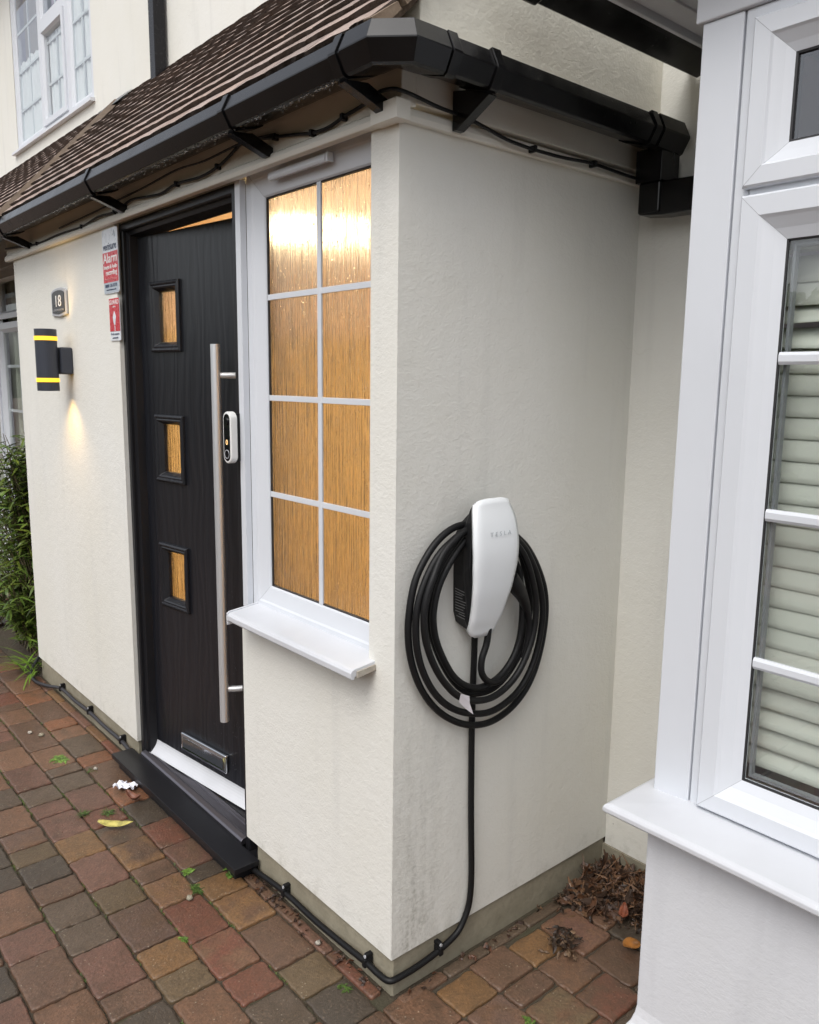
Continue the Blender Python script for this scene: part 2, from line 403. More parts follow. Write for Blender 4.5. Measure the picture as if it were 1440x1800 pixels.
def wood(name, a, b):
    m = NT(name); n = m.noise(m.coords((22, 22, 1.2)), 1.6, 5, .6, .6); n2 = m.noise(m.coords((120, 120, 4)), 1, 3, .6)
    c = m.mix(n, a, b); c = m.mix(m.math('MULTIPLY', n2, .12), c, tuple(x*.5 for x in a[:3])+(1,))
    return m.set(Base_Color=c, Roughness=.5)
OAK = wood('oak_panelling', (.74, .60, .36, 1), (.64, .49, .27, 1))
HALL = plastic('hall_wall_paint', (.78, .64, .54, 1), .8, .05)
def emit(name, col, st):
    m = NT(name); m.b.inputs['Emission Color'].default_value = col; m.b.inputs['Emission Strength'].default_value = st
    return m.set(Base_Color=(.8, .8, .8, 1))
BAND = emit('lit_yellow_band', (1, .55, .03, 1), 1.0); BAND.node_tree.nodes['Principled BSDF'].inputs['Base Color'].default_value = (.7, .42, .03, 1)
HALLLAMP = emit('lit_ceiling_diffuser', (1, .79, .47, 1), 95)
AMBER = emit('amber_led', (1, .5, .05, 1), 1.2)
def net():
    m = NT('net_curtain'); n = m.noise(m.coords((40, 40, 1)), 1, 3, .6)
    return m.set(Base_Color=(.78, .80, .84, 1), Roughness=.9, Normal=m.bump(n, .5, .01))
NETM = net()
def leafm(name, a, b, rough=.5):
    m = NT(name); at = m.n('Attribute'); at.attribute_name = 'tint'
    n = m.noise(m.coords(), 30, 3, .6)
    c = m.mix(1.0, m.mix(n, a, b), at.outputs['Color'], 'MULTIPLY')
    return m.set(Base_Color=c, Roughness=rough)
LEAFG = leafm('shrub_leaf', (.075, .125, .022, 1), (.12, .17, .03, 1), .42)
WEEDG = leafm('weed_leaf', (.10, .20, .03, 1), (.16, .26, .04, 1), .5)
STEM = plastic('shrub_stem', (.10, .08, .04, 1), .8)
LITTER = leafm('fallen_leaf', (.105, .066, .045, 1), (.18, .122, .078, 1), .5)

def set_tint(o, cols, name='tint'):
    """cols: per polygon colour"""
    me = o.data; at = me.color_attributes.new(name, 'FLOAT_COLOR', 'CORNER')
    buf = [0.0]*(4*len(me.loops))
    for p in me.polygons:
        c = cols[p.index]
        for li in p.loop_indices: buf[4*li:4*li+4] = (c[0], c[1], c[2], 1)
    at.data.foreach_set('color', buf)

# ================================================================= GROUND
g = MB().box(-60, 60, -90, 60, -.6, -.022); tag(obj('ground', g, FARG), kind='structure')
b = MB().box(-9, 4, -4, .93, -.3, -.009); tag(obj('soil', b, SOIL), kind='structure')

RED, ORG, OCH, BRN, GRY, DRK, PNK, TAN, OLV, PUR = [(.175, .070, .045), (.215, .090, .044), (.205, .112, .050), (.145, .083, .054), (.112, .080, .056), (.076, .060, .046), (.165, .084, .060), (.195, .104, .062), (.142, .098, .055), (.135, .083, .062)]
PAL = [RED, BRN, GRY, PNK, TAN, OCH, PUR, DRK, BRN, RED, GRY]
rnd = random.Random(7)
paves = MB(); paves.noweld = True; ptint = []; ptint2 = []
def block(x0, x1, y0, y1, col, col2=None, gap=.0038):
    x0 += gap*rnd.uniform(.5, 1.3); x1 -= gap*rnd.uniform(.5, 1.3); y0 += gap*rnd.uniform(.4, 1.2); y1 -= gap*rnd.uniform(.4, 1.2)
    if x1-x0 < .01 or y1-y0 < .01: return
    zt = rnd.uniform(-.0015, .002); tx, ty = rnd.uniform(-.010, .010), rnd.uniform(-.012, .012)
    cx, cy = (x0+x1)/2, (y0+y1)/2
    def loop(ins, z, jit):
        hx, hy = (x1-x0)/2-ins, (y1-y0)/2-ins
        r = min(rnd.uniform(.005, .011), hx*.4, hy*.4); pts = []
        N = 4
        for (sx, sy, a0) in ((1, -1, -90), (1, 1, 0), (-1, 1, 90), (-1, -1, 180)):
            for k in range(3):
                a = R(a0+45*k); pts.append((cx+sx*(hx-r)+r*math.cos(a), cy+sy*(hy-r)+r*math.sin(a)))
            # points along the following side
            nx = {(1, -1): (1, 1), (1, 1): (-1, 1), (-1, 1): (-1, -1), (-1, -1): (1, -1)}[(sx, sy)]
            ax, ay = pts[-1]; bx, by = cx+nx[0]*(hx-r)+r*math.cos(R(a0+90)), cy+nx[1]*(hy-r)+r*math.sin(R(a0+90))
            for t in (.14, .28, .42, .57, .71, .86): pts.append((ax+(bx-ax)*t, ay+(by-ay)*t))
        return [(px+jit[i][0], py+jit[i][1], z+(px-cx)*tx+(py-cy)*ty+jit[i][2]) for i, (px, py) in enumerate(pts)]
    j = [(rnd.gauss(0, .0016), rnd.gauss(0, .0016), rnd.gauss(0, .0003)) if k_ % 9 > 2 else (rnd.gauss(0, .0004), rnd.gauss(0, .0004), 0) for k_ in range(36)]
    js = min(1, min(x1-x0, y1-y0)/.11)**2; j = [(a_*js, b_*js, c_*js) for a_, b_, c_ in j]
    L = [loop(0, -.05, j), loop(0, zt-.005, j), loop(.001, zt-.0025, j), loop(.0035, zt-.0005, j), loop(min(.008, (x1-x0)*.2, (y1-y0)*.2), zt, j)]
    n = len(L[0]); vs = [p for l in L for p in l]+[(cx, cy, zt+.0006)]
    fs = []
    for k in range(4):
        for i in range(n): fs.append((k*n+i, k*n+(i+1) % n, (k+1)*n+(i+1) % n, (k+1)*n+i))
    for i in range(n): fs.append((4*n+i, 4*n+(i+1) % n, 5*n))
    v = rnd.uniform(.85, 1.15); c = tuple(x*v for x in col)
    q_ = rnd.uniform(.6, .9); c2 = col2 or tuple(x*q_+w_ for x, w_ in zip(rnd.choice([col, col, col, BRN, TAN]), (.014, .009, .004)))
    paves.add(vs, fs, 0, True); ptint.extend([c]*len(fs)); ptint2.extend([c2]*len(fs))
def row(y0, y1, xs, cols):
    for i in range(len(xs)-1): block(xs[i], xs[i+1], y0, y1, cols[i % len(cols)])
def rowrand(y0, y1, x0, x1, start=None):
    x = x0
    while x < x1-.02:
        w = rnd.choice([.105, .14, .14, .175, .21]); w = min(w, x1-x) if x1-x-w > .05 else x1-x
        block(x, x+w, y0, y1, rnd.choice(PAL)); x += w
# measured courses in front of the porch
row(-.181, -.046, [-2.97, -2.763, -2.577, -2.325, -2.209, -2.081, -1.873, -1.765, -1.534, -1.366, -1.19, -1.014, -.853, -.768, -.647, -.476, -.272, -.135, .01],
    [TAN, ORG, BRN, ORG, TAN, GRY, ORG, BRN, ORG, DRK, RED, PNK, DRK, OCH, OCH, BRN, OLV, DRK])
row(-.314, -.181, [-2.56, -2.381, -2.04, -1.836, -1.753, -1.609, -1.407, -1.276, -1.132, -.961, -.861, -.713, -.513, -.335, -.213, -.06, .05],
    [TAN, BRN, TAN, GRY, GRY, PNK, RED, GRY, OCH, BRN, OCH, RED, RED, RED, GRY, ORG])
row(-.449, -.314, [-2.13, -1.926, -1.713, -1.572, -1.467, -1.284, -1.129, -.928, -.788, -.576, -.448, -.34, -.16, 0.03],
    [TAN, PNK, GRY, PNK, PNK, OCH, PNK, OLV, PUR, OCH, OLV, TAN, RED])
row(-.587, -.449, [-1.95, -1.774, -1.618, -1.429, -1.307, -1.197, -1.062, -.95, -.808, -.674, -.471, -.372, -.2, -.03],
    [TAN, GRY, TAN, PUR, OLV, DRK, BRN, GRY, GRY, PNK, BRN, DRK, TAN])
row(-.729, -.587, [-1.37, -1.232, -1.1, -.884, -.742, -.538, -.38, -.2, -.05], [DRK, DRK, TAN, PNK, BRN, TAN, BRN, RED])
for (ya, yb, xe, xs) in ((-.181, -.046, -2.97, .01), (-.314, -.181, -2.56, .05), (-.449, -.314, -2.13, .03), (-.587, -.449, -1.95, -.03), (-.729, -.587, -1.37, -.05)):
    rowrand(ya, yb, -5.2, xe); rowrand(ya, yb, xs, 2.3)
y = -.729
while y > -2.9:
    rowrand(y-.139, y, -5.2-rnd.random()*.1, 2.3); y -= .139
# narrow cut slips against the plinth
x = -2.95
while x < -.03:
    w = rnd.uniform(.09, .22); w = min(w, -.01-x)
    if not (-1.72 < x+w/2 < -.66): block(x, x+w, -.046, -.004, rnd.choice([RED, PNK, OCH, BRN, TAN]), gap=.003)
    x += w
# to the right of the porch corner
row(-.046, .099, [.012, .17, .31, .46, .62], [TAN, PNK, BRN, RED])
row(.099, .231, [.055, .168, .30, .43, .56], [OCH, PUR, GRY, RED, BRN])
row(.231, .372, [.045, .168, .245, .385, .53], [BRN, BRN, OLV, RED])
row(.372, .509, [.06, .166, .296, .42, .56], [OCH, BRN, RED, GRY])
row(.509, .645, [.06, .228, .38, .55], [PNK, BRN, DRK])
row(.645, .78, [.06, .2, .33, .47, .56], [BRN, DRK, BRN, DRK])
row(.78, .905, [.06, .17, .33, .47, .56], [DRK, BRN, DRK, BRN])
y = -.046
for i in range(2):
    pass
rowrand(-.046, .099, .62, 2.3); rowrand(.099, .231, .56, 2.3)
y = .005
while y < .75:
    block(.008, .048, y, y+.16, rnd.choice([GRY, BRN, GRY]), gap=.003); y += .16
# to the left, past the porch
for k in range(6): rowrand(-.046+.139*k, .093+.139*k, -5.2, -4.05)
po = obj('paving', paves, PAVE); set_tint(po, ptint); set_tint(po, ptint2, 'tint2'); tag(po, kind='structure')

# ================================================================= HOUSE
YM = .908            # main wall plane
house = empty('house', (-1.5, YM, 0), 'cream rendered house with tiled porch, black front door and square bay windows', 'house')
def hp(name, mb, mats, label=None, **k):
    o = obj(name, mb, mats, None, label=label, **k); par(o, house); return o
def par(o, p):
    o.parent = p; o.matrix_parent_inverse = Matrix.Translation(-p_world(p)) if False else p_inv(p)
def p_inv(p):
    m = Matrix.Identity(4); q = p; chain = []
    while q is not None: chain.append(q); q = q.parent
    for q in reversed(chain):
        m = m @ (q.matrix_parent_inverse if q.parent else Matrix.Identity(4)) @ Matrix.LocRotScale(q.location, q.rotation_euler, q.scale)
    return m.inverted()
# all child meshes are written in world coordinates; par() keeps them there

# ---- porch walls
def bell(poly_bottom): pass
pw = MB()
def wall_front(x0, x1, z0, z1, thick=.12, m=pw): m.box(x0, x1, 0, thick, z0, z1)
pw.box(-2.965, -1.645, 0, .12, .103, 2.16)
# below and beside the window, round the corner and back along the side: one clean shell
pw.prism([(-.745, 0), (0, 0), (0, YM), (-.12, YM), (-.12, .12), (-.745, .12)], .103, .868, 'z')
pw.prism([(-.0995, 0), (0, 0), (0, YM), (-.12, YM), (-.12, .12), (-.028, .12), (-.028, .028), (-.0995, .028)], .868, 2.16, 'z')
pw.noweld = False
# left return wall
pw.box(-2.965, -2.845, .12, YM, .103, 2.16)
pw.box(-1.645, -.745, .025, .12, 2.135, 2.16)
po = hp('porch_wall', pw, RENDER, bevel=.0)
def weld(o):
    import bmesh
    bm = bmesh.new(); bm.from_mesh(o.data); bmesh.ops.remove_doubles(bm, verts=bm.verts, dist=1e-5)
    # drop internal faces shared by two stacked blocks
    dup = {}
    for f in bm.faces: dup.setdefault(tuple(sorted(v.index for v in f.verts)), []).append(f)
    bm.to_mesh(o.data); bm.free()
hp('plinth', MB().box(-2.95, -1.655, .008, .11, -.25, .1028), PLINTH, bevel=.003, label='short concrete plinth left of the door')
pl = MB().box(-.69, -.012, .008, .11, -.25, .103).prism([(-.0125, .008), (-.012, .008), (-.006, .012), (-.006, YM), (-.1, YM), (-.1, .1101), (-.0125, .1101)], -.25, .103, 'z')
hp('plinth', pl, PLINTH, bevel=.003)
# ---- main wall
mw = MB().box(-9, -4.9, YM, YM+.25, -.2, 5.2) .box(-4.9, -3.0, YM, YM+.25, -.2, 2.6).box(-4.9, .50, YM, YM+.25, 2.6, 3.36)
mw2 = MB()
mwall = MB()
mwall.box(-9, -2.965, YM, YM+.25, 2.35, 3.365)               # above left bay and under upper window
mwall.box(-2.965, 0, YM, YM+.25, 2.35, 3.365)
mwall.box(-9, -5.99, YM, YM+.25, 3.365, 5.3)
mwall.box(-4.245, 3.2, YM, YM+.25, 3.365, 5.3)
mwall.box(-5.99, -4.245, YM, YM+.25, 4.95, 5.3)
mwall.box(0, 3.2, YM, YM+.25, 2.6201, 3.365)
mwall.box(-3.9, -2.965, YM, YM+.25, .0, 2.35)
hp('upper_wall', mwall, RENDER_SM)
bw = MB().box(.0, .53, YM, YM+.25, .08, 2.62)
hp('back_wall', bw, RENDER)
bpth = MB().box(-.0055, .52, YM-.006, YM+.02, -.2, .079); hp('back_plinth', bpth, PLINTH)
# gable end of the porch, a little proud of the wall below
SL = (3.25-2.262)/(YM+.13)
def roofz(y): return 2.262+SL*(y+.13)
gb = MB().prism([(.012, 2.30), (YM+.0, 2.30), (YM, roofz(YM)-.03), (.012, roofz(.012)-.035)], -.06, .05, 'x')
hp('gable_wall', gb, RENDER_ROUGH, bevel=.003)
# fascia band, trim, soffit around the porch top
fa = MB()
fa.box(-3.03, .02, -.012, .03, 2.160, 2.30); fa.box(-.016, .020, .03, YM, 2.168, 2.30)
hp('fascia', fa, PAINT, bevel=.002)
tr = MB(); prof = [(.0, 2.130), (.0, 2.1598), (-.014, 2.1598), (-.020, 2.154), (-.024, 2.142), (-.022, 2.132), (-.020, 2.130)]
tr.prism([(p[0]+.0, p[1]) for p in prof], -3.03, -.062, 'x')
tr2 = [(p[0]*-1*.75, p[1]) for p in prof]
tr.prism(tr2, .008, YM, 'y')
tr.box(-.062, .028, -.032, .0079, 2.127, 2.168)      # corner block
hp('trim_board', tr, PAINT, bevel=.003)
so_ = MB().box(-3.03, .10, -.115, -.0065, 2.262, 2.272).box(.0205, .10, -.006, YM, 2.262, 2.272)
hp('soffit', so_, SOFFIT)

# ---- roof: courses of plain tiles
roof_root = None
tl = MB(); tl.noweld = True; tt = []
rnd = random.Random(21)
L = math.hypot(YM+.13, roofz(YM)-roofz(-.13)); ca, sa = (YM+.13)/L, (roofz(YM)-roofz(-.13))/L
def rp(x, s, h):      # s along slope from eave, h normal to slope
    return (x, -.13+s*ca-h*sa, 2.262+s*sa+h*ca)
G = .1015; NC = int(L/G)+1; TW = .165
def seam_x(s): return -2.64-1.14*(s*ca)
for c in range(NC):
    s0 = c*G+(.016 if c == 0 else 0); s1 = min(c*G+.155, L+.01)
    x = -7.6+(TW/2 if c % 2 else 0)
    while x < .055:
        x1 = min(x+TW-.001, .062)
        if x1-x > .03:
            mid = (x+x1)/2
            lower = -.0
            xa, xb = x, x1
            dist = mid-seam_x(s0)
            if abs(dist) < .03+.12*max(0, (s0/L)-.25):
                x += TW; continue
            nz = 6; lift = (.021 if c else .016)+rnd.uniform(-.0004, .0008); th = .014+rnd.uniform(-.001, .002)
            dz = rnd.uniform(-.0012, .0015)
            top0 = [rp(xa+(xb-xa)*k/nz, s0+rnd.uniform(-.0016, .0016)+dz, lift+rnd.uniform(-.0006, .0006)+.0022*math.sin(k/nz*math.pi)) for k in range(nz+1)]
            bot0 = [rp(xa+(xb-xa)*k/nz, s0+.003+rnd.uniform(-.003, .003)+dz, lift-th+rnd.uniform(-.0025, .0015)) for k in range(nz+1)]
            top1 = [rp(xa+(xb-xa)*k/nz, s1, .0065) for k in range(nz+1)]
            vs = top0+bot0+top1; n = nz+1
            f_top = [(k, k+1, 2*n+k+1, 2*n+k) for k in range(nz)]
            f_nose = [(n+k, n+k+1, k+1, k) for k in range(nz)]
            f_side = [(0, 2*n, n), (nz, n+nz, 2*n+nz)]
            f_bot = [(n+k, 2*n+k, 2*n+k+1, n+k+1) for k in range(nz)]
            v = rnd.uniform(.82, 1.12); w = rnd.uniform(.96, 1.03)
            tl.add(vs, f_top, 0); tl.add([], [], 0)
            o0 = len(tl.v)-len(vs)
            for f in f_nose+f_side+f_bot:
                tl.f.append(tuple(i+o0 for i in f)); tl.m.append(1); tl.sm.append(False)
            tt.extend([(v*w, v, v/w)]*(len(f_top)+len(f_nose)+len(f_side)+len(f_bot)))
        x += TW
roof = MB().prism([(-.12, roofz(-.12)-.004), (YM, roofz(YM)-.004), (YM, roofz(YM)-.05), (-.10, roofz(-.10)-.035)], -7.6, .045, 'x')
rf = hp('roof', roof, MORTAR)
ro = obj('roof_tiles', tl, [TILE, NOSE]); par(ro, rf); set_tint(ro, tt)
# mortar-filled seam where the two roof planes meet
sm = MB(); n = 18; pts = []
for k in range(n+1):
    s = L*k/n; w = .03+.06*max(0, k/n-.3)+rnd.uniform(-.008, .008); sx = seam_x(s)
    pts.append((rp(sx-w*1.3, s, .012), rp(sx-w*.3, s, .034), rp(sx+w, s, .012)))
vs = [p for t in pts for p in t]; fs = []
for k in range(n): fs += [(3*k, 3*k+1, 3*k+4, 3*k+3), (3*k+1, 3*k+2, 3*k+5, 3*k+4)]
sm.add(vs, fs); par(obj('mortar_seam', sm, MORTAR), rf)
# verge undercloak at the right-hand edge and lead flashing at the top
VERGE = concrete('verge_mortar', (.26, .20, .14, 1), (.19, .12, .085, 1), .85, .8)
vg = MB()
for c in range(NC):
    s0 = c*G
    a = [rp(.045, s0+.01, -.012), rp(.072, s0+.008, -.012), rp(.074, s0+.008, .016), rp(.046, s0+.01, .018)]
    bb = [rp(.045, s0+.095, -.012), rp(.070, s0+.093, -.012), rp(.071, s0+.093, .004), rp(.046, s0+.095, .006)]
    vg.add(a+bb, [(0, 1, 2, 3), (4, 7, 6, 5), (0, 4, 5, 1), (1, 5, 6, 2), (2, 6, 7, 3), (0, 3, 7, 4)])
par(obj('verge', vg, VERGE), rf)
LEAD = concrete('lead', (.10, .11, .12, 1), (.16, .16, .16, 1), .5)
fl = MB(); fl.quad(rp(-7.6, L-.05, .03), rp(.05, L-.05, .03), (.05, YM-.006, roofz(YM)+.05), (-7.6, YM-.006, roofz(YM)+.05))
fl.quad((-7.6, YM-.006, roofz(YM)+.05), (.05, YM-.006, roofz(YM)+.05), (.05, YM, roofz(YM)+.05), (-7.6, YM, roofz(YM)+.05))
fl2 = MB()
for xa, xb in ((-3.95, -3.62),):
    fl2.add([rp(xa, L-.12, .026), rp(xb, L-.10, .026), (xb, YM-.004, roofz(YM)+.035), (xa, YM-.004, roofz(YM)+.035)], [(0, 1, 2, 3)])
par(obj('lead_flashing', fl2, LEAD), rf)

# ---- main eaves at the top left
es = MB().box(-9, -4.9, YM-.32, YM, 4.93, 4.96).box(-9, -4.9, YM-.34, YM-.32, 4.90, 5.10)
hp('main_eaves', es, PAINT)

# ---- windows
def pane(name, x0, x1, z0, z1, y, mat, parent, th=.004):
    o = obj(name, MB().box(x0, x1, y, y+th, z0, z1), mat); par(o, parent); return o
FIXED = [(0, -.06), (0, .0), (.004, .003), (.028, .003), (.034, -.003), (.046, -.010), (.066, -.014), (.072, -.032)]
def casement(x0, x1, z0, z1, y, w=.085): # storm-proof style sash sitting in front of the frame
    pass
# porch window
win = hp('porch_window', MB().box(-.725, -.035, .098, .115, .874, 2.160), UPVC, label='white porch window with obscure glass and eight panes')
win.data.clear_geometry()
wf = MB().ring(-.724, -.034, .874, 2.160, .034, [(0, -.07), (0, 0), (.003, .003), (.030, .003), (.036, 0), (.078, -.008), (.082, -.012), (.082, -.03)], seam=1)
o = obj('window_frame', wf, [UPVC, SEAM], bevel=0); par(o, win)
gk = MB().ring(-.642, -.116, .956, 2.078, .050, [(0, -.005), (0, .002), (.004, .003), (.005, -.004)]); o = obj('gasket', gk, GASKET); par(o, win)
pane('obscure_glass', -.640, -.118, .958, 2.076, .052, OBSC, win, .006)
for i, (a) in enumerate([None]):
    o = obj('glazing_bar', MB().box(-.388, -.370, .0455, .0515, .957, 2.077), UPVC, bevel=.001); par(o, win)
for z in (1.238, 1.521, 1.805):
    for xa, xb in ((-.641, -.3895), (-.3685, -.117)):
        pass
    o = obj('glazing_bar', MB().box(-.6405, -.1175, .0463, .0514, z-.008, z+.008), UPVC, bevel=.001); par(o, win)
o = obj('cover_strip', MB().box(-.754, -.7255, .010, .030, .876, 2.135).box(-.7248, -.7, .0301, .032, .876, 2.13), UPVC, bevel=.0015); par(o, win)
tv = MB().prism([(.030, 2.108), (.030, 2.128), (.012, 2.126), (.008, 2.112), (.012, 2.104)], -.568, -.300, 'x')
tv.box(-.297, -.289, .010, .030, 2.104, 2.128)
o = obj('trickle_vent', tv, UPVC, bevel=.002); par(o, win)
def sill_prof(yf, yb, zt, drop=.034, fall=.012):
    pts = [(yb, zt)]
    pts += [(yf+.012, zt-fall), (yf+.004, zt-fall-.003), (yf, zt-fall-.009), (yf, zt-fall-drop+.012), (yf+.003, zt-fall-drop+.008), (yf+.012, zt-fall-drop+.008), (yf+.012, zt-fall-drop+.014), (yf+.03, zt-fall-.016), (yb, zt-.02)]
    return pts
sl = MB(); sl.prism(sill_prof(-.075, .034, .892), -.700, -.075, 'x')
o = obj('window_sill', sl, UPVC_SILL, bevel=.0012); par(o, win)
ec = MB().prism([(-.075, .868), (-.075, .878), (-.066, .884), (.034, .895), (.034, .868), (-.06, .842), (-.075, .842)], -.706, -.7005, 'x')
o = obj('sill_end_cap', ec, UPVC_SILL, bevel=.002); par(o, win)
sc = MB().prism([(-.058, .858), (-.002, .866), (-.002, .880), (-.058, .874)], -.0745, -.070, 'x'); o = obj('sill_filler', sc, PALE_MORTAR); par(o, win)

# ---- door
door = hp('front_door', MB().box(-1.6, -.8, .05, .1, .1, 2.), DOORM, label='black woodgrain front door standing slightly open')
door.data.clear_geometry()
# frame ring (outer frame), stepped inwards
fr = MB().ring(-1.644, -.7555, .002, 2.134, .018, [(0, -.06), (0, 0), (.003, .003), (.026, .003), (.030, -.001), (.030, -.014), (.044, -.018), (.048, -.05), (.048, -.075)])
o = obj('door_frame', fr, DARKFR, bevel=.0012); par(o, door)
ang = R(7); H = Vector((-1.600, .065, 0))
leaf = empty('door_leaf', H, rot=(0, 0, ang)); leaf['label'] = 'black woodgrain door leaf ajar'
leaf.parent = door; leaf.matrix_parent_inverse = p_inv(door)
# leaf slab with three openings, local coords: u=x, y depth, z
lf = MB(); T = .044
UA, UB = .108, .262
zs = [(1.688, 1.898), (1.208, 1.418), (.720, .930)]
lf.box(-.048, UA, 0, T, .060, 2.085); lf.box(UB, .800, 0, T, .060, 2.085)
prev = .060
for z0, z1 in reversed(zs): lf.box(UA, UB, 0, T, prev, z0); prev = z1
lf.box(UA, UB, 0, T, prev, 2.085)
lo = obj('leaf_panel', lf, DOORM); lo.parent = leaf
# rename hierarchy depth: thing(house) > part(front_door) > sub-part; keep leaf panel etc. directly under front_door
def to_door(o):
    o.parent = door
    o.matrix_parent_inverse = p_inv(door) @ (Matrix.Translation(H) @ Matrix.Rotation(ang, 4, 'Z'))
to_door(lo); lo.name = 'door_leaf_panel'
bpy.data.objects.remove(leaf)
def dpart(name, mb, mat, **k):
    o = obj(name, mb, mat, **k); to_door(o); return o
for z0, z1 in zs:
    tm = MB().ring(UA-.020, UB+.020, z0-.020, z1+.020, 0, [(-.001, -.002), (0, .009), (.006, .013), (.011, .012), (.014, .008), (.019, .010), (.024, .007), (.034, -.010), (.036, -.024)])
    dpart('glazing_trim', tm, DOORM, bevel=.0008)
    dpart('door_glass', MB().box(UA+.002, UB-.002, .020, .026, z0+.002, z1-.002), OBSC)
hb = MB(); hb.tube([(.575, -.062, .385), (.575, -.062, 1.685)], .0155, 20)
dpart('pull_handle', hb, STEEL)
for zz in (1.585, .500):
    dpart('handle_standoff', MB().tube([(.575, -.05, zz), (.600, -.02, zz), (.612, 0, zz)], .0105, 14), STEEL)
lt = MB().box(.205, .505, -.016, 0, .140, .212); dpart('letter_plate', lt, CHROME, bevel=.006, seg=3)
lt2 = MB().ring(.211, .499, .146, .206, -.016, [(0, -.001), (0.0, .001), (.006, .0025), (.010, .0005), (.010, -.001)]); lt2.box(.2215, .4885, -.0168, -.0155, .1565, .1955)
dpart('letter_flap', lt2, CHROME)
wb = MB(); pr = []
for k in range(7):
    t = k/6; pr.append((-.030*(t**1.8)-.001, .112-.052*t))
pr2 = [(p[0]+.0025, p[1]-.002) for p in reversed(pr)]
wb.prism([(y_, z_) for y_, z_ in pr]+pr2, -.046, .79, 'x')
dpart('weather_bar', wb, UPVC_SILL)
# threshold
th = MB().prism([(.0, .050), (.0, .064), (.006, .070), (.020, .074), (.024, .060), (.034, .058), (.036, .061), (.044, .061), (.046, .055), (.068, .055), (.070, .059), (.080, .059), (.082, .055), (.088, .055), (.090, .05)], -1.614, -.786, 'x')
o = obj('threshold', th, ALU, bevel=.0008); par(o, door)
st = MB().box(-1.700, -.668, -.088, .0, .038, .056).box(-1.67, -.70, -.070, .11, -.05, .0379)
o = obj('door_sill', st, DARKFR, bevel=.0015, label='black metal sill projecting below the door'); par(o, door)
fin = MB().box(-1.614, -.786, .0905, .20, .0, .0545); o = obj('inner_threshold', fin, DARKFR); par(o, door)

# ---- hall seen through the obscure glass
hw = MB()
hw.box(-2.84, -.125, 2.3, 2.35, .05, 2.4); hw.box(-2.84, -2.80, .125, 2.3, .05, 2.4); hw.box(-.121, -.115, .125, YM, .05, 2.4)
hw.box(-.13, -.09, YM, 2.3, .05, 2.4)
hp('hall_wall', hw, HALL)
hp('hall_ceiling', MB().box(-2.84, -.09, .121, 2.35, 2.32, 2.34), HALL)
hp('hall_floor', MB().box(-2.84, -.09, .2005, 2.35, .02, .052), OAK)
hd = MB().box(-2.799, -2.76, .14, 2.28, .055, 1.83).box(-2.75, -.14, 2.26, 2.299, .055, 1.83)
hp('hall_panelling', hd, OAK, label='warm oak panelling inside the hall')
cl = empty('ceiling_lamp', (-1.25, .62, 2.318), 'round ceiling lamp glowing warm white behind the obscure porch window', 'lamp')
d = MB(); n = 28
for i, (rr, zz) in enumerate([(.16, 0), (.16, -.03), (.12, -.075), (.06, -.095)]): pass
rings = [(.165, -.160), (.175, -.165), (.175, -.195), (.150, -.212), (.08, -.220), (.001, -.222)]
vs = [(rr*math.cos(2*math.pi*k/n), rr*math.sin(2*math.pi*k/n), zz) for rr, zz in rings for k in range(n)]
fs = [(a*n+k, a*n+(k+1) % n, (a+1)*n+(k+1) % n, (a+1)*n+k) for a in range(5) for k in range(n)]
d.add(vs, fs, 0, True); o = obj('lamp_diffuser', d, HALLLAMP); o.parent = cl
o = obj('lamp_base', MB().tube([(0, 0, -.001), (0, 0, -.025)], .06, 28).tube([(0, 0, -.0251), (0, 0, -.1520)], .012, 12).tube([(0, 0, -.1521), (0, 0, -.1599)], .172, 28), WHITEP); o.parent = cl

# ---- right-hand bay window
YB = .37; BX0, BX1 = .494, 2.30; BZ0, BZ1 = .646, 2.276
bay = hp('bay_window', MB().box(0, 1, 0, 1, 0, 1), UPVC, label='square bay window with white frame in front of cream blinds')
bay.data.clear_geometry()
def bp_(name, mb, mat, **k): o = obj(name, mb, mat, **k); par(o, bay); return o
bp_('corner_post', MB().box(BX0, .5795, YB-.004, YB+.09, BZ0, BZ1).box(BX0, .53, YB+.09, YM, BZ0, BZ1), UPVC, bevel=.002)
fm = MB()
FR = [(0, -.07), (0, 0.0), (.003, .002), (.020, .002), (.028, -.002), (.032, -.006), (.032, -.02)]
XM = 1.38       # mullion between the two lights
bp_('window_frame', MB().ring(.5825, XM, BZ0+.004, BZ1, YB, FR).ring(XM, BX1, BZ0+.004, BZ1, YB, FR).box(.614, XM-.031, YB-.001, YB+.06, 1.925, 1.957).box(XM+.031, BX1-.031, YB-.001, YB+.06, 1.925, 1.957), UPVC, bevel=.0008)
SA = [(0, 0), (.0, .014), (.004, .019), (.040, .019), (.046, .014), (.066, .002), (.086, -.006), (.088, -.018)]
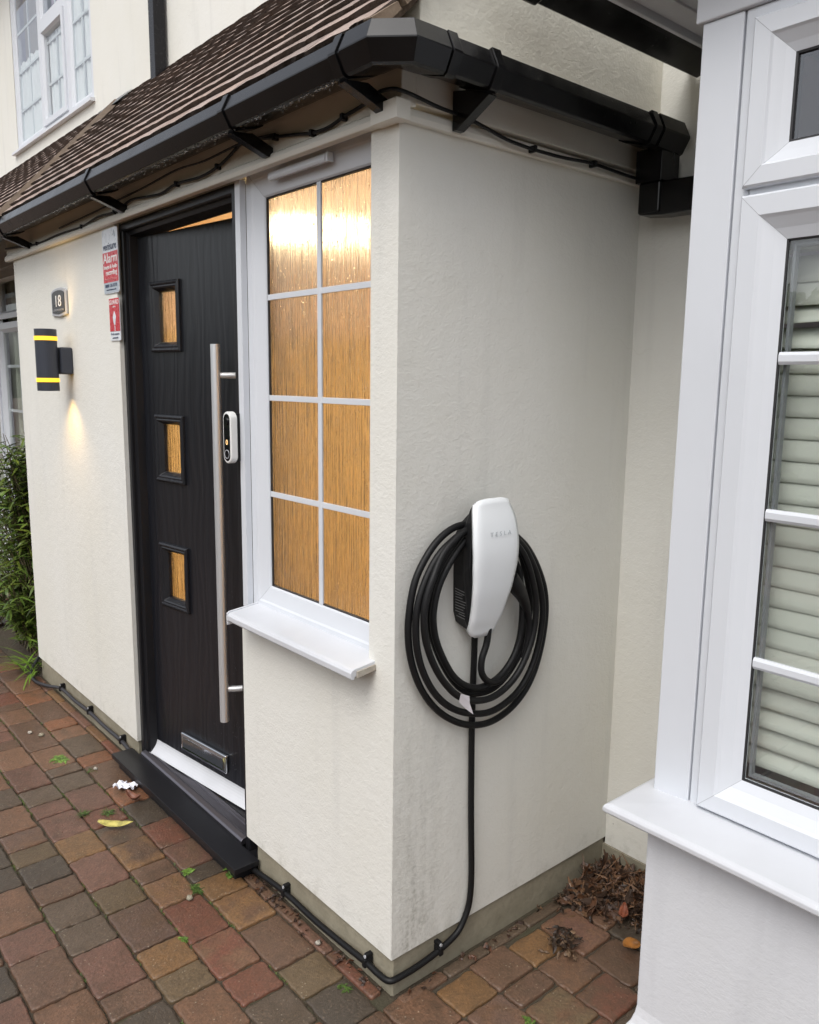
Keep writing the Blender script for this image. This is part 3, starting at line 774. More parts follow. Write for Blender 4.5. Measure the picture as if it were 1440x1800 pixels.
for (xa, xb) in ((.606, XM-.024), (XM+.024, BX1-.024)):
    bp_('casement', MB().ring(xa, xb, BZ0+.026, 1.934, YB, SA, seam=1), [UPVC, SEAM], bevel=.0008)
    bp_('casement', MB().ring(xa, xb, 1.948, BZ1-.024, YB, SA[:3]+[(.036, .019), (.040, .014), (.058, .002), (.074, -.006), (.076, -.018)], seam=1), [UPVC, SEAM], bevel=.0008, label='small top-hung casement above the transom')
    bp_('window_glass', MB().box(xa+.084, xb-.084, YB+.012, YB+.016, BZ0+.110, 1.934-.084), GLASS)
    bp_('window_glass', MB().box(xa+.072, xb-.072, YB+.012, YB+.016, 1.948+.072, BZ1-.024-.072), GLASS)
    bp_('gasket', MB().ring(xa+.086, xb-.086, BZ0+.112, 1.934-.086, YB+.008, [(0, -.006), (0, .002), (.003, .001), (.0035, -.004)]), GASKET)
    bp_('glazing_spacer', MB().ring(xa+.092, xb-.092, BZ0+.118, 1.934-.092, YB+.022, [(0, -.014), (0, 0), (.006, 0), (.006, -.014)]), SPACER)
    bp_('gasket', MB().ring(xa+.074, xb-.074, 1.948+.074, BZ1-.024-.074, YB+.008, [(0, -.006), (0, .002), (.004, .001), (.005, -.004), (.006, -.02)]), GASKET)
    for z in (1.016, 1.322, 1.627):
        bp_('glazing_bar', MB().prism([(YB+.006, z-.012), (YB+.002, z-.006), (YB+.002, z+.006), (YB+.006, z+.012), (YB+.0115, z+.012), (YB+.0115, z-.012)], xa+.090, xb-.090, 'x'), UPVC)
# sill: front run and left return
bs = MB(); yf = .2227; zt = .668
P = sill_prof(yf, YB+.02, zt, .030, .008)
# mitred sweep: points defined by outward offset d (0 at back)
def bsill(d, z): # returns front-run left end, right end and side-run far end
    out = (YB+.02)-d
    return out
prof = [(YB+.02-p[0], p[1]) for p in P]      # offset outwards from the frame back line
sx = .458; off = prof[3][0]                  # nose offset
xback = sx+off
vs = []
for d_, z_ in prof:
    vs += [(xback-d_, YM, z_), (xback-d_, YB+.02-d_, z_), (BX1+.1, YB+.02-d_, z_)]
n = len(prof); fs = []
for i in range(n):
    j = (i+1) % n
    fs += [(3*i, 3*i+1, 3*j+1, 3*j), (3*i+1, 3*i+2, 3*j+2, 3*j+1)]
bs.add(vs, fs); bp_('window_sill', bs, UPVC_SILL, bevel=.0015)
# wall under the bay with a bell cast foot
bwl = MB()
wp = [(0, .66), (0, .17), (.003, .150), (.009, .130), (.018, .114), (.022, .105)]   # outward, z
WX, WY = .533, .288
vs = []
for d_, z_ in wp+[(-.1, .105), (-.1, .66)]:
    vs += [(WX-d_, YM, z_), (WX-d_, WY-d_, z_), (BX1+.05, WY-d_, z_)]
n = 8; fs = []
for i in range(n):
    j = (i+1) % n; fs += [(3*i, 3*i+1, 3*j+1, 3*j), (3*i+1, 3*i+2, 3*j+2, 3*j+1)]
bwl.add(vs, fs)
hp('bay_wall', bwl, RENDER_WH, bevel=.004)
hp('bay_plinth', MB().box(WX+.005, BX1+.04, WY+.005, WY+.1, -.2, .106).box(WX+.005, WX+.1, WY+.1, YM, -.2, .106), PLINTH)
# bay roof: head board, flat soffit overhanging to the left, fascia
hd_ = MB().box(.482, 2.4, YB-.012, YB+.1, 2.2765, 2.42).box(.482, .56, YB+.1, YM, 2.2765, 2.42); 
hp('bay_head_board', hd_, UPVC_SILL, bevel=.003)
bsf = MB().box(.262, .4815, YB-.13, YM, 2.418, 2.430).box(.4815, 2.45, YB-.13, YM, 2.4205, 2.43)
bsf.box(.270, .330, YB-.12, YM, 2.412, 2.4175)
hp('bay_soffit', bsf, UPVC_SILL, bevel=.001)
bf = MB().box(.250, .262, YB-.145, YM, 2.40, 2.56).box(.262, 2.45, YB-.145, YB-.13, 2.40, 2.56); hp('bay_fascia', bf, UPVC, bevel=.002)
hp('bay_roof', MB().box(.25, 2.45, YB-.145, YM, 2.56, 2.60), LEAD)
# room behind the bay
rm = MB().box(.56, 3.1, 2.9, 2.95, .1, 2.6).box(.50, .55, YM, 2.95, .1, 2.6).box(3.1, 3.15, YM, 2.95, .1, 2.6).box(.5305, .56, YB+.1, YM, .66, 2.6)
hp('living_room_wall', rm, ROOM); hp('living_room_floor', MB().box(.5, 3.1, YB+.1, 2.95, .05, .1), OAK)
hp('living_room_ceiling', MB().box(.5, 3.1, YB+.11, 2.95, 2.38, 2.41), ROOM)
hp('outer_wall', MB().box(2.31, 6, YM, YM+.25, 0, 2.62).box(BX1, BX1+.08, YB, YM, .1, 2.42), RENDER_SM)
# venetian blind
bl = empty('venetian_blind', (1.0, YB+.10, 1.80), 'cream venetian blind hanging behind the bay window glass', 'blind')
rnd = random.Random(4)
def bl_part(name, mb, mat, **k): o = obj(name, mb, mat, **k); par(o, bl); return o
sb = MB(); z = 1.80; i = 0
while z > .765:
    low = z < 1.0
    tilt = R(rnd.uniform(83, 85)) if not low else R(74+rnd.uniform(-6, 4))
    if 1.66 < z < 1.735: tilt = R(rnd.uniform(35, 60))
    sag = rnd.uniform(-.004, .004) if 1.62 < z < 1.75 else rnd.uniform(-.001, .001)
    hw_ = .025; sec = []
    for k in range(5):
        t = (k/4-.5)*2; cy_ = t*hw_; cz_ = .0008*(1-t*t)
        sec.append((cy_*math.cos(tilt)-cz_*math.sin(tilt), cy_*math.sin(tilt)*-1*-1+cz_*math.cos(tilt)))
    xs_ = [.63+.14*q for q in range(6)]+[XM-.03]
    vs = []
    for q, xx in enumerate(xs_):
        dzz = sag*math.sin(q*1.1)
        for (a_, b_) in sec: vs.append((xx, YB+.075+a_, z+b_+dzz))
        for (a_, b_) in reversed(sec): vs.append((xx, YB+.0762+a_, z+b_+dzz-.0012))
    m_ = 10; fs = []
    for q in range(len(xs_)-1):
        for k in range(m_): fs.append((q*m_+k, q*m_+(k+1) % m_, (q+1)*m_+(k+1) % m_, (q+1)*m_+k))
    sb.add(vs, fs, 0, True); z -= .0435 if not low else .0445
bl_part('slats', sb, BLINDM)
bl_part('head_rail', MB().box(.63, XM-.03, YB+.055, YB+.105, 1.835, 1.875), BLINDM, bevel=.002)
for xx in (.87, 1.2):
    c_ = MB(); c_.tube([(xx, YB+.058, 1.84), (xx+.001, YB+.058, 1.3), (xx, YB+.058, .76)], .0012, 6)
    c_.tube([(xx+.006, YB+.102, 1.84), (xx+.006, YB+.102, .76)], .0012, 6)
    bl_part('blind_cord', c_, BLINDM)
# bay gutter on its left side
bg_ = MB(); GP = [(0, 0), (0, -.052), (.018, -.070), (.078, -.064), (.098, -.040), (.104, -.030), (.104, -.002), (.100, 0), (.098, -.004), (.098, -.026), (.074, -.056), (.020, -.062), (.006, -.048), (.006, 0)]

# ---- gutters
def gpt(d, z): return d, z
ZG = 2.262
GPR = [(0, 0), (0, -.040), (.020, -.048), (.086, -.067), (.094, -.063), (.113, -.030), (.113, -.027), (.095, .008), (.090, .008), (.106, -.027), (.088, -.058), (.02, -.042), (.004, -.036), (.004, 0)]
def sweep(mb, prof, stations, mi=0, cap=True):
    """stations: functions mapping (d,z)->xyz"""
    vs = []; n = len(prof)
    for st_ in stations: vs += [st_(d, z) for d, z in prof]
    fs = []
    for k in range(len(stations)-1):
        for i in range(n): fs.append((k*n+i, k*n+(i+1) % n, (k+1)*n+(i+1) % n, (k+1)*n+i))
    if cap: fs += [tuple(range(n)), tuple(range((len(stations)-1)*n, len(stations)*n))[::-1]]
    mb.add(vs, fs, mi)
YF = -.042; XF = .042
def stF(x): return lambda d, z: (x, YF-d, ZG+z)
def stS(y): return lambda d, z: (XF+d, y, ZG+z)
def scale(p, k=.004): # enlarged outer strap
    return [(-.002, .008), (-.002, -.042), (.019, -.052), (.087, -.0725), (.097, -.0675), (.1175, -.031), (.1175, -.026), (.098, .014), (.088, .012), (.088, .0065), (.0955, .0065), (.1115, -.022), (.1115, -.026), (.0945, -.0635), (.086, -.0675), (.020, -.0485), (.0, -.040), (.0, .008)]
gut = hp('gutter', MB().box(0, 1, 0, 1, 0, 1), GUTTER, label='black plastic gutter round two sides of the porch'); gut.data.clear_geometry()
def gp_(name, mb, mat=GUTTER, **k): o = obj(name, mb, mat, **k); par(o, gut); return o
g1 = MB(); sweep(g1, GPR, [stF(-7.4), stF(.01)]); gp_('front_gutter', g1, bevel=.0012)
g2 = MB(); sweep(g2, GPR, [stS(-.005), stS(YM-.02)]); gp_('side_gutter', g2, bevel=.0012)
# angled corner piece (slightly larger)
def big(prof): return [(d+(.004 if d > .05 else -.002), z-(.004 if z < -.03 else 0)+(.003 if z > -.01 else 0)) for d, z in prof]
cp = MB()
c1 = lambda d, z: (-.004, YF-d, ZG+z)
c2 = lambda d, z: (.040+d*.42, YF-d, ZG+z)
c3 = lambda d, z: (XF+d, -.040-d*.42, ZG+z)
c4 = lambda d, z: (XF+d, .004, ZG+z)
sweep(cp, big(GPR), [c1, c2, c3, c4]); gp_('corner_angle', cp, bevel=.0015)
# solid underside fill at the corner so no gap shows
def bracket_front(x, arm=True):
    m_ = MB(); sweep(m_, scale(GPR), [stF(x-.013), stF(x+.013)])
    if arm: m_.prism([(YF+.030, ZG-.114), (YF+.030, ZG-.090), (YF-.030, ZG-.066), (YF-.086, ZG-.072), (YF-.093, ZG-.078), (YF-.05, ZG-.092), (YF+.012, ZG-.114)], x-.013, x+.013, 'x')
    gp_('gutter_bracket', m_, bevel=.001)
def bracket_side(y, arm=True):
    m_ = MB(); sweep(m_, scale(GPR), [stS(y-.013), stS(y+.013)])
    if arm: m_.prism([(XF-.021, ZG-.130), (XF-.021, ZG-.045), (XF+.020, ZG-.0525), (XF+.086, ZG-.073), (XF+.092, ZG-.078), (XF-.008, ZG-.130)], y-.013, y+.013, 'y')
    gp_('gutter_bracket', m_, bevel=.001)
for x in (-.030, -.515, -1.50, -2.62, -3.7, -4.8): bracket_front(x)
bracket_side(.022, False); bracket_side(.150, True); bracket_side(.745, False)
# outlet and offset downpipe in the corner
ot = MB(); sweep(ot, scale(GPR), [stS(.770), stS(YM-.018)])
ot.box(XF+.012, XF+.092, .800, .885, ZG-.145, ZG-.060)
gp_('gutter_outlet', ot, bevel=.003)
dp = MB(); dp.box(XF+.020, XF+.086, .806, .878, ZG-.225, ZG-.1451)
dp.prism([(.060, 2.036), (.060, 2.116), (.118, 2.116), (.75, 2.10), (.75, 2.02), (.13, 2.028)], .812, .872, 'y')
gp_('offset_pipe', dp, GUTTER, bevel=.004)
bgm = hp('bay_gutter', MB(), GUTTER) if False else None
m_ = MB()
def stB(y): return lambda d, z: (.249-d, y, 2.452+z)
sweep(m_, GPR, [stB(.20), stB(YM-.01)]); 
m2_ = MB(); sweep(m2_, [(-.004, .008), (-.004, -.044), (.018, -.054), (.087, -.074), (.098, -.068), (.116, -.026), (.098, .010)], [stB(.195), stB(.245)])
bg2 = hp('bay_gutter', m_, GUTTER, label='black gutter along the side of the bay roof', bevel=.001)
o = obj('stop_end', m2_, GUTTER, bevel=.004); par(o, bg2)
# upper downpipe
dpu = MB().box(-3.165, -3.098, .825, .892, 3.14, 5.25); dpu.box(-3.175, -3.088, .815, .9, 4.1, 4.14)
hp('downpipe', dpu, BLACKP, bevel=.003, label='square black downpipe on the upper wall')

rn = random.Random(31); wd = MB()
def drop(x, y, z, r):
    n_ = 7; rings_ = [(.0, .2), (.75, 0), (1, -.5), (.7, -1.1), (0, -1.35)]
    vs_ = [(x+r*a*math.cos(6.2832*k/n_), y+r*a*math.sin(6.2832*k/n_), z+r*b) for a, b in rings_ for k in range(n_)]
    wd.add(vs_, [(q*n_+k, q*n_+(k+1) % n_, (q+1)*n_+(k+1) % n_, (q+1)*n_+k) for q in range(4) for k in range(n_)], 0, True)
for k in range(330):
    d_ = rn.uniform(.072, .093) if rn.random() < .75 else rn.uniform(.03, .075)
    x_ = -.06-2.7*rn.random()**1.2
    drop(x_, YF-d_, ZG-.048-.0003-(d_-.02)/.066*.019, rn.uniform(.0012, .0034))
DROPM = NT('water_drop'); DROPM.b.inputs['Transmission Weight'].default_value = 1; DROPM = DROPM.set(Base_Color=(1, 1, 1, 1), Roughness=.02, IOR=1.33)
tag(obj('water_drops', wd, DROPM), 'water drops hanging under the front gutter', 'water', kind='stuff')
# ---- upper left window
def curtain(name, x0, x1, z0, z1, y, wave=.012, per=.06, seed=0, top=None, mat=None):
    rn = random.Random(seed); m_ = MB(); n = int((x1-x0)/.012); vs = []
    for k in range(n+1):
        xx = x0+(x1-x0)*k/n; yy = y+wave*math.sin(xx/per*2*math.pi+rn.uniform(-.3, .3))+wave*.5*math.sin(xx*37)
        t_ = top(xx) if top else z1
        vs += [(xx, yy, z0), (xx, yy, t_)]
    fs = [(2*k, 2*k+2, 2*k+3, 2*k+1) for k in range(n)]
    m_.add(vs, fs, 0, True); return obj(name, m_, mat or NETM)
uw = hp('upper_window', MB(), UPVC, label='white three-light upstairs window above the tiled roof'); 
def up_(name, mb, mat, **k): o = obj(name, mb, mat, **k); par(o, uw); return o
UX = [-5.985, -5.305, -4.715, -4.25]; UZ0, UZ1 = 3.385, 4.94; YU = YM+.004
FU = [(0, -.10), (0, 0), (.035, .0), (.045, -.012), (.062, -.018), (.062, -.05)]
up_('window_frame', MB().ring(UX[0], UX[1], UZ0, UZ1, YU, FU).ring(UX[2], UX[3], UZ0, UZ1, YU, FU).ring(UX[1], UX[2], UZ0, 4.13, YU, FU[:3]+[(.04, -.03)]).ring(UX[1], UX[2], 4.13, UZ1, YU, FU), UPVC)
up_('casement', MB().ring(UX[1]+.034, UX[2]-.034, UZ0+.034, 4.13-.034, YU, [(0, 0), (0, .014), (.04, .014), (.056, -.004), (.06, -.03)]), UPVC)
for xa, xb, za, zb in ((UX[0]+.06, UX[1]-.06, UZ0+.06, UZ1-.06), (UX[1]+.08, UX[2]-.08, UZ0+.085, 4.04), (UX[1]+.06, UX[2]-.06, 4.19, UZ1-.06), (UX[2]+.06, UX[3]-.06, UZ0+.06, UZ1-.06)):
    up_('window_glass', MB().box(xa, xb, YU+.018, YU+.022, za, zb), GLASS)
    xm = (xa+xb)/2; up_('glazing_bar', MB().box(xm-.009, xm+.009, YU+.024, YU+.034, za, zb), UPVC)
    z = za+.235
    while z < zb-.05:
        up_('glazing_bar', MB().box(xa, xb, YU+.0235, YU+.0335, z-.009, z+.009), UPVC); z += .285
up_('window_sill', MB().prism([(YU+.02, UZ0), (YU-.034, UZ0-.006), (YU-.038, UZ0-.026), (YU-.03, UZ0-.028), (YU+.02, UZ0-.024)], UX[0]-.07, UX[3]+.02, 'x'), UPVC_SILL)
hp('upstairs_room', MB().box(-6.4, -3.9, 3.0, 3.05, 3.2, 5.2).box(-6.45, -6.4, YM+.25, 3.05, 3.2, 5.2).box(-3.9, -3.85, YM+.25, 3.05, 3.2, 5.2).box(-6.4, -3.9, YM+.25, 3.0, 3.2, 3.25), ROOM)
nc = curtain('net_curtain', UX[0]-.0, UX[3]+.0, UZ0+.05, UZ1, YM+.040, .005, .075, 3, top=lambda x: 4.03+.012*math.sin(x*60) if x < -5.31 else 4.03+(x+5.3)*.25+.02*abs(math.sin(x*18)) if x < -4.72 else 4.7)
tag(nc, 'white net curtain hanging behind the upstairs window', 'curtain')

# ---- left-hand bay window, partly hidden by the porch and the shrub
lb = hp('bay_window', MB(), UPVC, label='white bay window left of the porch, mostly hidden by the shrub')
def lb_(name, mb, mat, **k): o = obj(name, mb, mat, **k); par(o, lb); return o
LX0, LX1 = -6.2, -4.02
lb_('window_frame', MB().ring(-4.79, LX1, .65, 2.27, YB, FR[:4]+[(.04, -.02)]).ring(-5.5, -4.79, .65, 2.27, YB, FR[:4]+[(.04, -.02)]).ring(LX0, -5.5, .65, 2.27, YB, FR[:4]+[(.04, -.02)]), UPVC)
for xa, xb in ((-4.765, LX1-.025), (-5.475, -4.815), (LX0+.02, -5.525)):
    lb_('casement', MB().ring(xa, xb, .68, 1.925, YB, [(0, 0), (0, .016), (.04, .016), (.062, -.004), (.064, -.02)]), UPVC)
    lb_('casement', MB().ring(xa, xb, 1.950, 2.245, YB, [(0, 0), (0, .016), (.034, .016), (.05, -.004), (.052, -.02)]), UPVC)
    lb_('window_glass', MB().box(xa+.06, xb-.06, YB+.012, YB+.016, .74, 1.87), GLASS)
    lb_('window_glass', MB().box(xa+.048, xb-.048, YB+.012, YB+.016, 1.995, 2.2), GLASS)
    xm = (xa+xb)/2; lb_('glazing_bar', MB().box(xm-.009, xm+.009, YB+.018, YB+.028, .74, 1.87), UPVC)
    for z in (1.02, 1.335, 1.637): lb_('glazing_bar', MB().box(xa+.06, xb-.06, YB+.0175, YB+.0275, z-.009, z+.009), UPVC)
lb_('window_sill', MB().prism(sill_prof(.22, YB+.02, .668, .03, .008), LX0-.06, LX1+.04, 'x'), UPVC_SILL, bevel=.001)
hp('bay_wall', MB().box(LX0, LX1, .288, .5, .1, .655).box(LX1-.1, LX1, .5, YM, .1, .655), RENDER_WH, label='white rendered wall under the left bay window', bevel=.004)
hp('bay_fascia', MB().box(LX0-.1, LX1+.1, YB-.03, YM, 2.27, 2.36).box(LX1+.0, LX1+.08, YB, YM, .66, 2.27), UPVC)
hp('dining_room', MB().box(-6.6, -3.6, 3, 3.05, .1, 2.4).box(-6.65, -6.6, YM+.25, 3.05, .1, 2.4).box(-3.6, -3.55, YM+.25, 3.05, .1, 2.4).box(-6.6, -3.6, YM+.25, 3.05, .05, .1), ROOM)
cv = curtain('drape', -5.60, -4.06, .70, 2.24, YB+.07, .012, .11, 9, mat=plastic('patterned_curtain', (.48, .50, .42, 1), .9, .8, streaky=True))
tag(cv, 'grey-green curtain hanging inside the left bay window', 'curtain')

# ================================================================= THINGS ON THE WALLS
# ---- wall charger
CY = .240
ch = empty('wall_charger', (0, CY, 1.12), 'white-fronted electric car charger with black body on the porch side wall', 'charger')
def cp_(name, mb, mat, parent=None, **k): o = obj(name, mb, mat, **k); par(o, parent or ch); return o
# body: loft from the wall to the back of the face plate
def outline(zs, w, n=6):
    return [(-a, z) for z, a in zip(zs, w)]+[(a, z) for z, a in reversed(list(zip(zs, w)))]
zsb = [1.245, 1.20, 1.10, 1.00, .965]
secs = [(.0, [.030, .050, .052, .050, .040], [1.225, 1.195, 1.10, 1.00, .968]), (.045, [.044, .058, .060, .052, .040], [1.258, 1.22, 1.10, .99, .955]), (.058, [.050, .064, .066, .052, .042], [1.275, 1.235, 1.11, .99, .945]), (.080, [.054, .068, .072, .060, .058], [1.283, 1.24, 1.13, 1.06, 1.03])]
bm_ = MB(); vs = []
for x_, w_, z_ in secs: vs += [(x_, CY+a, b_) for a, b_ in outline(z_, w_)]
n = 10; fs = [(k*n+i, k*n+(i+1) % n, (k+1)*n+(i+1) % n, (k+1)*n+i) for k in range(3) for i in range(n)]+[tuple(range(n)), tuple(range(3*n, 4*n))[::-1]]
bm_.add(vs, fs); body = cp_('charger_body', bm_, BODYP, bevel=.006, seg=3)
# face plate: curved grid
NU, NV = 12, 26
def plate_w(t):  # t 0 bottom .. 1 top -> half width
    pts_ = [(0, .047), (.06, .051), (.2, .058), (.38, .069), (.55, .077), (.70, .079), (.82, .0755), (.93, .068), (1, .061)]
    for (a, wa), (b_, wb_) in zip(pts_, pts_[1:]):
        if t <= b_: q = (t-a)/(b_-a); q = q*q*(3-2*q)*.4+q*.6; return wa+(wb_-wa)*q
    return pts_[-1][1]
def plate_x(t, s):
    K = [(0, .064), (.15, .082), (.35, .1005), (.6, .110), (.8, .104), (1, .088)]
    n_ = len(K); x_ = 0
    for i_ in range(n_-1):
        if t <= K[i_+1][0]+1e-9:
            q = (t-K[i_][0])/(K[i_+1][0]-K[i_][0]); p0 = K[max(i_-1, 0)][1]; p1 = K[i_][1]; p2 = K[i_+1][1]; p3 = K[min(i_+2, n_-1)][1]
            x_ = .5*(2*p1+(p2-p0)*q+(2*p0-5*p1+4*p2-p3)*q*q+(3*p1-p0-3*p2+p3)*q**3); break
    return x_-.0025*s*s-.0045*abs(s)**12
fp = MB(); front = []; back = []
Z0, Z1 = .938, 1.295
for j in range(NV+1):
    t = j/NV
    for i in range(NU+1):
        s = i/NU*2-1; w = plate_w(t)
        zc = Z0+(Z1-Z0)*t
        # rounded top & bottom corners
        edge = abs(s)**8
        if t > .93: zc -= .010*edge*(t-.93)/.07
        if t < .07: zc += .014*edge*(1-t/.07)
        zc += (-.004*s*s if t > .9 else (.004*s*s if t < .1 else 0))
        x_ = plate_x(t, s)
        front.append((x_, CY+w*s, zc)); back.append((x_-.009, CY+w*s*.985, zc))
def gi(j, i): return j*(NU+1)+i
fs = [(gi(j, i), gi(j, i+1), gi(j+1, i+1), gi(j+1, i)) for j in range(NV) for i in range(NU)]
off = len(front); rim = [gi(0, i) for i in range(NU)]+[gi(j, NU) for j in range(NV)]+[gi(NV, i) for i in range(NU, 0, -1)]+[gi(j, 0) for j in range(NV, 0, -1)]
fs += [tuple(off+q for q in f[::-1]) for f in fs]
for k in range(len(rim)):
    a, b_ = rim[k], rim[(k+1) % len(rim)]; fs.append((a, off+a, off+b_, b_))
fp.add(front+back, fs, 0, True); plate = cp_('face_plate', fp, WHITEG)
text('lettering', 'T E S L A', .0155, GREYTXT, None, Matrix.Translation((.1094, CY+.004, 1.205)) @ M_SIDE @ Matrix.Rotation(0, 4, 'X'), ext=.0004, squash=1.18, spacing=1.05)
par(bpy.data.objects['lettering'], plate)
# small print on the left side of the body (side facing -Y, slightly slanted)
pr_ = MB(); rn = random.Random(2)
def side_pt(fx, z):   # fx 0 wall .. 1 plate
    import bisect
    w0 = .0508 if z > 1.0 else .045; w1 = .071 if z > 1.05 else .061
    return (fx*.078, CY-(w0+(w1-w0)*fx)-.0012, z)
for k in range(11):
    z = 1.062-.0072*k; a = .18; b_ = .18+rn.uniform(.35, .6)
    p0, p1 = side_pt(a, z), side_pt(b_, z)
    pr_.add([(p0[0], p0[1], z), (p1[0], p1[1], z), (p1[0], p1[1], z+.0018), (p0[0], p0[1], z+.0018)], [(0, 1, 2, 3)])
cp_('small_print', pr_, DIMTXT, body)
# dangling lead, coils, plug: the charge cable
cb = empty('charging_cable', (.05, CY, .97), 'thick black charging cable coiled in loops over the wall charger', 'cable')
def cab(name, mb, mat, **k): o = obj(name, mb, mat, **k); par(o, cb); return o
RC = .0088
LOOPS = {
 .030: [(0.221, 1.226), (0.159, 1.222), (0.104, 1.194), (0.061, 1.148), (0.034, 1.1), (0.02, 1.036), (0.017, 0.973), (0.03, 0.902), (0.063, 0.828), (0.115, 0.763), (0.179, 0.715), (0.24, 0.688), (0.309, 0.677), (0.38, 0.691), (0.44, 0.726), (0.481, 0.777), (0.509, 0.851), (0.522, 0.936), (0.513, 1.008), (0.483, 1.072), (0.443, 1.128), (0.399, 1.167), (0.309, 1.217)],
 .048: [(0.201, 1.22), (0.148, 1.199), (0.098, 1.168), (0.061, 1.122), (0.035, 1.067), (0.025, 1.013), (0.03, 0.944), (0.054, 0.875), (0.097, 0.81), (0.155, 0.761), (0.221, 0.731), (0.294, 0.717), (0.37, 0.734), (0.423, 0.77), (0.461, 0.827), (0.482, 0.896), (0.487, 0.968), (0.467, 1.04), (0.436, 1.099), (0.388, 1.159), (0.29, 1.218)],
 .064: [(0.188, 1.218), (0.137, 1.196), (0.099, 1.164), (0.065, 1.12), (0.045, 1.076), (0.036, 1.026), (0.044, 0.965), (0.07, 0.902), (0.107, 0.847), (0.155, 0.8), (0.209, 0.774), (0.276, 0.765), (0.338, 0.783), (0.384, 0.818), (0.418, 0.87), (0.437, 0.926), (0.439, 0.989), (0.423, 1.05), (0.393, 1.116), (0.361, 1.161), (0.274, 1.214)],
 .032: [(0.218, 1.204), (0.174, 1.182), (0.136, 1.145), (0.105, 1.104), (0.086, 1.058), (0.083, 1.002), (0.098, 0.945), (0.125, 0.889), (0.163, 0.832), (0.202, 0.795), (0.246, 0.774), (0.303, 0.769), (0.355, 0.788), (0.401, 0.827), (0.433, 0.876), (0.448, 0.938), (0.451, 0.993), (0.439, 1.045), (0.418, 1.099), (0.395, 1.139), (0.308, 1.198)],
 .050: [(0.202, 1.201), (0.162, 1.175), (0.122, 1.132), (0.094, 1.087), (0.081, 1.041), (0.079, 0.999), (0.092, 0.947), (0.124, 0.886), (0.156, 0.843), (0.194, 0.814), (0.238, 0.797), (0.289, 0.799), (0.334, 0.817), (0.371, 0.851), (0.393, 0.897), (0.4, 0.951), (0.398, 1.006), (0.388, 1.057), (0.374, 1.1), (0.289, 1.195)]}
cmb = MB()
for dx, yz in LOOPS.items():
    q = smoothpath([(dx if z_ < 1.15 else min(dx, .055), y_, z_) for y_, z_ in yz], 6, True)
    for _ in range(3): q = [(q[i-1]+q[i]*2+q[(i+1) % len(q)])/4 for i in range(len(q))]
    cmb.tube(q, RC, 14, closed=True)
cab('cable_loops', cmb, CABLEM)
ld = MB(); ld.tube(smoothpath([(.060, .262, .955), (.060, .256, .915), (.060, .240, .875), (.060, .242, .838), (.058, .272, .808), (.052, .320, .800), (.050, .365, .835), (.048, .40, .90)], 8), RC, 14)
cab('cable_lead', ld, CABLEM)
pg = MB(); path = smoothpath([(.075, .318, 1.085), (.072, .345, 1.056), (.066, .380, 1.018), (.060, .412, .965), (.055, .424, .905), (.052, .412, .84)], 6)
rr = []
for k in range(len(path)):
    t = k/(len(path)-1); rr.append(.021 if t < .25 else .021-.010*(t-.25)/.3 if t < .55 else RC+.0005)
pg.tube(path, rr, 16); cab('plug', pg, BODYP)
tg = MB(); tg.add([(.078, .150, .812), (.080, .178, .800), (.084, .176, .783), (.088, .186, .752), (.080, .168, .768), (.074, .148, .790)], [(0, 1, 2, 5), (2, 3, 4, 5)], 0)
o = cab('paper_tag', tg, plastic('pale_tag', (.55, .52, .54, 1), .6)); 
md = o.modifiers.new('s', 'SOLIDIFY'); md.thickness = .0006

# supply conduit down the wall, round the plinth, to the step and beyond
sp_ = empty('supply_cable', (.01, .262, 0), 'black supply cable running down from the charger and along the plinth', 'cable')
def spp(name, mb, mat, **k): o = obj(name, mb, mat, **k); par(o, sp_); return o
pt = [(.022, .250, .960), (.017, .256, .90), (.014, .257, .70), (.014, .262, .45), (.014, .270, .25), (.013, .267, .165), (.012, .252, .12), (.011, .222, .083), (.010, .160, .062), (.009, .09, .052), (.008, .03, .050), (.000, -.006, .049), (-.04, -.012, .048), (-.09, -.012, .050), (-.20, -.010, .040), (-.33, -.010, .034), (-.50, -.010, .036), (-.60, -.012, .030), (-.69, -.016, .024), (-.72, .0, .02)]
m_ = MB(); m_.tube(smoothpath(pt, 10), .0085, 14); spp('cable_run', m_, CABLEM)
pt = [(-1.655, -.004, .030), (-1.70, -.012, .044), (-1.79, -.011, .055), (-2.0, -.011, .052), (-2.18, -.011, .056), (-2.38, -.012, .048), (-2.57, -.012, .047), (-2.72, -.035, .022), (-2.86, -.055, .012), (-3.0, -.03, .02), (-3.12, .05, .06), (-3.2, .12, .10)]
m_ = MB(); m_.tube(smoothpath(pt, 10), .0085, 14); spp('cable_run', m_, GREYCAB)
for (x, y, z, ax) in ((.010, .158, .062, 's'), (-.09, -.012, .050, 'f'), (-.50, -.010, .036, 'f'), (-1.79, -.011, .055, 'f'), (-2.18, -.011, .056, 'f'), (-2.57, -.012, .047, 'f')):
    m_ = MB(); n = 12
    if ax == 'f':
        m_.box(x-.007, x+.007, y-.011, y+.018, z-.011, z+.014); m_.box(x-.007, x+.007, y-.004, y+.018, z+.014, z+.026)
    else:
        m_.box(x-.015, x+.012, y-.007, y+.007, z-.011, z+.014); m_.box(x-.015, x+.006, y-.007, y+.007, z+.014, z+.026)
    o = spp('cable_clip', m_, BODYP, bevel=.003)
    nl = MB()
    if ax == 'f': nl.tube([(x, y-.0035, z+.019), (x, y-.0065, z+.019)], .0045, 10)
    else: nl.tube([(x+.0055, y, z+.019), (x+.0085, y, z+.019)], .0045, 10)
    spp('clip_nail', nl, SILVER)

